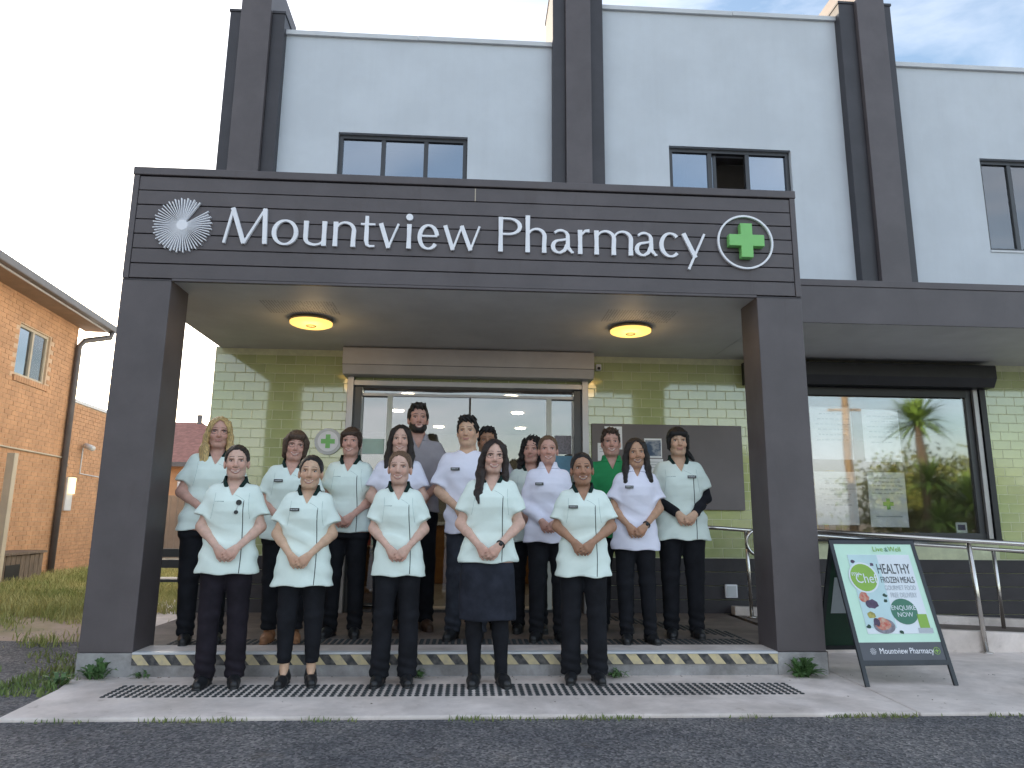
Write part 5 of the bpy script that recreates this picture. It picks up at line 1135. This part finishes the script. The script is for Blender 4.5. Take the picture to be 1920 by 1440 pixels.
wlp = thing('wall_lamp', 'lit yellow wall lamp on the brick wall beside the downpipe', 'lamp', tuple(HM @ Vector((-.1, .5, 1.6)))); hb('backplate', MB().box(-.044, .0, .36, .66, 1.25, 1.95), 'capwhite', wlp, bevel=.01); hb('diffuser', MB().box(.001, .06, .40, .62, 1.60, 1.95), 'wlamp', wlp, bevel=.015)
ub = thing('timber_crate', 'weathered slatted timber box standing against the brick house wall', 'box', tuple(HM @ Vector((.4, -2.2, 0))))
for i in range(9): hb('slat', MB().box(.54, .56, -2.9+i*.155, -2.76+i*.155, .0, .46+.01*(i % 3)), 'timber', ub)
hb('top', MB().box(.02, .60, -2.93, -1.46, .48, .52), 'timber', ub); hb('side', MB().box(.02, .54, -1.50, -1.48, 0, .48), 'timber', ub); hb('opening', MB().box(.561, .566, -2.75, -2.3, .05, .32), 'black', ub)  # opening: black sheet on the slats, its colour stands in for shade inside
vp = thing('verandah_post', 'cream timber post leaning beside the brick house at the left edge', 'post', tuple(HM @ Vector((.7, -3.2, 0)))); hb('shaft', MB().box(.60, .72, -3.26, -3.14, 0, 2.15), 'beige', vp, bevel=.006); hb('shoe', MB().box(.59, .73, -3.27, -3.13, 0, .06), 'gutter', vp)

# ------------------------------------------------------------------ background through the gap
h3 = thing('distant_house', 'distant brick house with terracotta roof seen past the left post', 'house', (-12.5, 26, 0))
MB().box(-19, -10.4, 25, 33, -.1, 3.3).build('wall', 'brickm', h3); MB().box(-12.1, -11.6, 24.98, 24.995, 1.3, 2.6).build('window', 'capwhite', h3)
rf = MB(); rf.add([(-19.6, 24.4, 3.3), (-9.8, 24.4, 3.3), (-9.8, 33.6, 3.3), (-19.6, 33.6, 3.3), (-15.5, 29, 5.6), (-12.8, 29, 5.6)], [(0, 1, 5, 4), (1, 2, 5), (2, 3, 4, 5), (3, 0, 4), (3, 2, 1, 0)]); rf = rf.build('roof', 'roof', h3)
MB().box(-19.6, -9.75, 24.3, 24.4, 3.18, 3.36).build('gutter', 'gutter', rf); MB().tube([(-12.9, 28.9, 5.3), (-12.9, 28.9, 5.95)], .12, 10).build('vent_pipe', 'gutter', rf)
fn = thing('boundary_fence', 'beige sheet steel boundary fence behind the grass', 'fence', (-8, 16, 0))
for i in range(9):
    x = -13+i*1.05; MB().box(x, x+1.0, 15.5, 15.54, 0, 1.75).build('panel', 'fence', fn); MB().box(x-.04, x-.0+.005, 15.47, 15.57, 0, 1.8).build('post', 'fence', fn)
    for j in range(5): MB().box(x+.08+j*.19, x+.13+j*.19, 15.485, 15.499, .05, 1.7).build('rib', 'fence', fn)
# black bench by the side path
bn = thing('bench', 'black slatted bench behind the blonde woman beside the porch', 'bench', (-3.2, 2.6, 0))
for y, z, h in ((2.45, .455, .03), (2.56, .455, .03), (2.67, .455, .03)): MB().box(-3.9, -2.9, y, y+.095, z, z+h).build('slat', 'black', bn, bevel=.004)
for z in (.58, .70): MB().box(-3.9, -2.9, 2.78, 2.805, z, z+.09).build('back_slat', 'black', bn, bevel=.004)
for x in (-3.8, -3.0):
    MB().box(x, x+.05, 2.45, 2.5, 0, .455).build('leg', 'black', bn); MB().box(x, x+.05, 2.75, 2.8, 0, .8).build('leg', 'black', bn); MB().box(x+.002, x+.048, 2.5, 2.75, .40, .45).build('brace', 'black', bn)
structure(MB().slab([(-3.1, 1.65), (-2.86, 1.65), (-2.86, 5), (-4.5, 5), (-3.75, 3.2)], -.05, .005).build('side_path', 'concrete'))
structure(MB().box(-2.86, -2.802, .40, 1.95, -.1, .12).build('porch_edge', 'concrete2'))

# ------------------------------------------------------------------ across the street (seen reflected in the shop glass)
M['pole'] = mat('timber_pole', (.30, .21, .12), .85, .2, 3, .3, 20); M['palm'] = mat('palm_leaf', (.18, .30, .06), .5, .35, 3); M['hedge'] = mat('hedge_leaf', (.10, .16, .03), .6, .4, 5, col2=(.28, .25, .06), ramp=(.4, .7)); M['bark'] = mat('bark', (.12, .085, .06), .9, .3, 8, .4, 20)
up_ = thing('power_pole', 'timber power pole across the street mirrored in the shop window', 'pole', (15.6, -18, 0))
MB().tube([(15.6, -18, -.1), (15.6, -18, 9.5)], [.17, .12], 12).build('shaft', 'pole', up_, True); MB().box(14.6, 16.6, -18.2, -18.1, 6.9, 7.05).build('crossarm', 'pole', up_); MB().box(14.9, 16.3, -18.2, -18.1, 5.7, 5.8).build('crossarm', 'pole', up_)
for x in (14.75, 15.2, 16.0, 16.45): MB().lathe([(.05, 0), (.06, .05), (.03, .12), (.05, .18), (0, .2)], (x, -18.15, 7.05), 10).build('insulator', 'white', up_)
def rosette(b, c, n, ln, rr):
    for i in range(n):
        a = rr.uniform(0, 2*PI); e = rr.uniform(-.5, 1.35); d = Vector((math.cos(a)*math.cos(e), math.sin(a)*math.cos(e), math.sin(e))); L_ = ln*rr.uniform(.7, 1.1); sd = d.cross(Vector((0, 0, 1))).normalized()*.045*ln
        p = Vector(c); q = p+d*L_*.5; t_ = p+d*L_+Vector((0, 0, -.22*L_*math.cos(e))); k = len(b.v)
        b.v += [tuple(p-sd*.5), tuple(p+sd*.5), tuple(q+sd), tuple(q-sd), tuple(t_)]; b.f += [(k, k+1, k+2, k+3), (k+3, k+2, k+4)]
def palm(x, y, h, n, ln, seed, lab):
    rr = random.Random(seed); t = thing('yucca_palm', lab, 'palm', (x, y, 0)); MB().tube([(x, y, 0), (x+.1, y, h*.5), (x, y+.05, h)], [.22, .16, .13], 10).build('trunk', 'bark', t, True)
    b = MB(); rosette(b, (x, y, h), n, ln, rr); rosette(b, (x+.2, y+.2, h*.55), n//2, ln*.9, rr); b.build('crown', 'palm', t)
palm(18.3, -17.5, 5.2, 160, 1.6, 3, 'tall yucca palm across the street mirrored in the shop window'); palm(19.6, -16.5, 1.9, 200, 1.7, 4, 'low yucca palm across the street mirrored in the shop window'); palm(17.9, -16.0, 1.2, 160, 1.2, 5, 'small yucca palm beside the low one across the street')
def bush(name, lab, cat, c, r, n, m, seed, trunk=None, ls=.13):
    rr = np.random.default_rng(seed); t = thing(name, lab, cat, (c[0], c[1], 0)); 
    cl = rr.normal(size=(max(8, n//120), 3)); cl /= np.linalg.norm(cl, axis=1)[:, None]; cl = cl*rr.uniform(.35, .85, (len(cl), 1))*np.array(r)+np.array(c)
    which = rr.integers(0, len(cl), n); P = cl[which]+rr.normal(size=(n, 3))*np.array(r)*.2; P[:, 2] = np.maximum(P[:, 2], .05)
    A = rr.normal(size=(n, 3)); A /= np.linalg.norm(A, axis=1)[:, None]; B = np.cross(A, rr.normal(size=(n, 3))); B /= np.linalg.norm(B, axis=1)[:, None]; A *= ls; B *= ls*.45
    V_ = np.stack([P-A, P+B, P+A, P-B], 1).reshape(-1, 3); F_ = np.arange(4*n).reshape(-1, 4); o = link('crown', np_mesh('crown', V_, F_, M[m]), t); o.data.polygons.foreach_set('use_smooth', np.zeros(n, bool))
    if trunk: MB().tube([(c[0], c[1], -.1), (c[0]+.05, c[1], c[2]*.6), (c[0], c[1], c[2])], [trunk, trunk*.8, trunk*.4], 8).build('trunk', 'bark', t, True)
bush('hedge', 'broad sunlit hedge across the street mirrored in the shop window', 'hedge', (20.5, -20, 2.0), (4.2, 1.2, 2.2), 9000, 'hedge', 3, .15)
bush('street_tree', 'round tree across the street mirrored behind the posters', 'tree', (13.0, -26, 3.0), (2.6, 2.4, 1.9), 8000, 'hedge', 4, .2)
bush('far_tree', 'distant tree rising behind the brick house wing', 'tree', (-24, 42, 5.0), (4, 3, 2.4), 6000, 'hedge', 8, .3, .22)

# ------------------------------------------------------------------ weeds, grass, litter
def weed(c, n, ln, seed, lab, up=.6, m='leaf'):
    rr = random.Random(seed); b = MB()
    for i in range(n):
        a = rr.uniform(0, 2*PI); e = rr.uniform(.15, 1.35)*up+.15; d = Vector((math.cos(a)*math.cos(e), math.sin(a)*math.cos(e)*.7, math.sin(e))); L_ = ln*rr.uniform(.45, 1.1); s = d.cross(Vector((0, 0, 1))).normalized()*ln*rr.uniform(.07, .13)
        p = Vector(c)+Vector((rr.uniform(-.05, .05), rr.uniform(-.03, .03), 0)); P = [p, p+d*L_*.4+Vector((0, 0, .02)), p+d*L_*.75, p+d*L_+Vector((0, 0, -.18*L_))]; w = [.25, 1, .8, .05]; k = len(b.v)
        for q, ww in zip(P, w): b.v += [tuple(q-s*ww), tuple(q+s*ww)]
        for j in range(3):
            b.f.append((k+2*j, k+2*j+1, k+2*j+3, k+2*j+2))
            # toothed edge lobes
            if j < 2: mid = (P[j]+P[j+1])/2; kk = len(b.v); b.v += [tuple(mid+s*.8), tuple(mid+s*1.9+d*.02), tuple(mid+s*.9+d*L_*.12), tuple(mid-s*.8), tuple(mid-s*1.9+d*.02), tuple(mid-s*.9+d*L_*.12)]; b.f += [(kk, kk+1, kk+2), (kk+3, kk+5, kk+4)]
    t = thing('weed', lab, 'plant', c, 'weeds in the paving joints'); b.build('foliage', m, t)
weed((2.54, -.07, 0), 46, .20, 1, 'large leafy weed growing at the foot of the right post', .8)
weed((-2.62, -.06, 0), 26, .17, 2, 'bushy weed growing against the left post plinth', .9)
weed((-2.78, -.22, 0), 18, .13, 12, 'low weed at the slab corner left of the left post', .6)
weed((1.13, -.06, 0), 16, .12, 3, 'small weed in the step joint beside the front row far right woman', .5)
weed((-.36, -.05, 0), 14, .12, 4, 'small weed in the step joint behind the middle front row woman', .7)
weed((-2.30, -.04, 0), 12, .09, 6, 'tiny weed in the step joint next to the left post', .5)
def grass(name, pts, h0, h1, m, w=.006, seed=1, lab=None):
    rr = np.random.default_rng(seed); n = len(pts); P = np.asarray(pts, float); a = rr.uniform(0, 2*PI, n); h = rr.uniform(h0, h1, n); ln = rr.normal(0, .35, (n, 2))*h[:, None]
    sd = np.stack([np.cos(a), np.sin(a), 0*a], 1)*w; T_ = P+np.stack([ln[:, 0], ln[:, 1], h], 1); Mi = P+np.stack([ln[:, 0]*.35, ln[:, 1]*.35, h*.6], 1)
    V_ = np.stack([P-sd, P+sd, Mi+sd*.8, Mi-sd*.8, T_+sd*.1, T_-sd*.1], 1).reshape(-1, 3); k = np.arange(n)[:, None]*6; F_ = np.concatenate([k+np.array([0, 1, 2, 3]), k+np.array([3, 2, 4, 5])])
    o = link(name, np_mesh(name, V_, F_, M[m])); stuff(o)
    if lab: tag(o, lab, 'grass')
    return o
def patchy(n, x0, x1, y0, y1, z, seed, thr=.0, f=1.3):
    rr = np.random.default_rng(seed); P = np.stack([rr.uniform(x0, x1, n), rr.uniform(y0, y1, n)], 1); q = np.sin(P[:, 0]*f*2.1+seed)*np.sin(P[:, 1]*f*1.7+2*seed)+.6*np.sin(P[:, 0]*f*5+P[:, 1]*f*4.3)+rr.normal(0, .35, n); P = P[q > thr]; return np.column_stack([P, np.full(len(P), z)])
g1 = patchy(52000, -9.5, -2.9, 3.4, 10.5, -.034, 3, -.75); g1 = g1[g1[:, 0] > -8.2-(g1[:, 1]-9.7)*.085+.1]
grass('lawn', g1, .05, .19, 'grass', .007, 1, 'long patchy grass between the brick house and the pharmacy')
g2 = patchy(16000, -8.5, -2.95, 1.3, 3.6, -.034, 5, .7); grass('grass_tufts', g2, .03, .12, 'grass', .006, 2, 'sparse grass tufts on the bare dirt left of the porch')
g3 = patchy(9000, -6, -2.75, -1.0, 1.5, -.022, 8, 1.25); g4 = np.stack([RNG.uniform(-3.2, -2.72, 800), RNG.uniform(-.5, .4, 800), np.full(800, -.022)], 1); grass('ground_weeds', np.concatenate([g3, g4]), .012, .06, 'weed', .006, 3, 'low weeds creeping over the gravel beside the left post')
ex_ = np.sort(RNG.uniform(-3, 5, 1500)); ey = -1.09-np.abs(RNG.normal(0, .022, len(ex_))); ok = (np.sin(ex_*3.1)+np.sin(ex_*7.7+1)+RNG.normal(0, .4, len(ex_))) > .15; grass('edge_grass', np.stack([ex_, ey, np.full(len(ex_), -.022)], 1)[ok], .008, .034, 'weed', .004, 4, 'thin line of weeds along the front edge of the slab')
b = MB()
for i in range(3600):
    if i < 2300: x, y = RNG.uniform(-3.4, 4.2), -1.12-abs(RNG.normal(0, .8))
    else: x, y = RNG.uniform(-6.5, -2.9), RNG.uniform(-1.2, 2.4)
    r_ = RNG.uniform(.002, .007) if RNG.random() < .985 else RNG.uniform(.008, .02); a = RNG.uniform(0, 6.28); v = []
    for k in range(5): q = a+k*1.2566; v.append((x+r_*RNG.uniform(.7, 1.2)*math.cos(q), y+r_*RNG.uniform(.7, 1.2)*math.sin(q), -.023))
    v.append((x, y, -.022+r_*.7)); b.add(v, [(k, (k+1) % 5, 5) for k in range(5)])
tag(stuff(b.build('loose_stones', 'stone')), 'small loose stones scattered over the asphalt', 'gravel')
b = MB()
for i in range(90):
    x, y = RNG.uniform(-2.5, 4.2), RNG.uniform(-1.05, -.02); z = .001
    if RNG.random() < .5: y = -.02-abs(RNG.normal(0, .03))
    r_ = RNG.uniform(.004, .013); a = RNG.uniform(0, 6.28); c, s_ = math.cos(a)*r_, math.sin(a)*r_
    b.add([(x-c, y-s_, z), (x+s_*.5, y-c*.5, z+.004), (x+c, y+s_, z+.001), (x-s_*.5, y+c*.5, z+.003)], [(0, 1, 2, 3)])
tag(stuff(b.build('leaf_litter', 'leafl')), 'scraps of dry leaf scattered on the concrete', 'litter')
for o in bpy.data.objects:
    if 'base' in o.keys(): del o['base']
print('script', round(time.time()-T0, 1), 's')
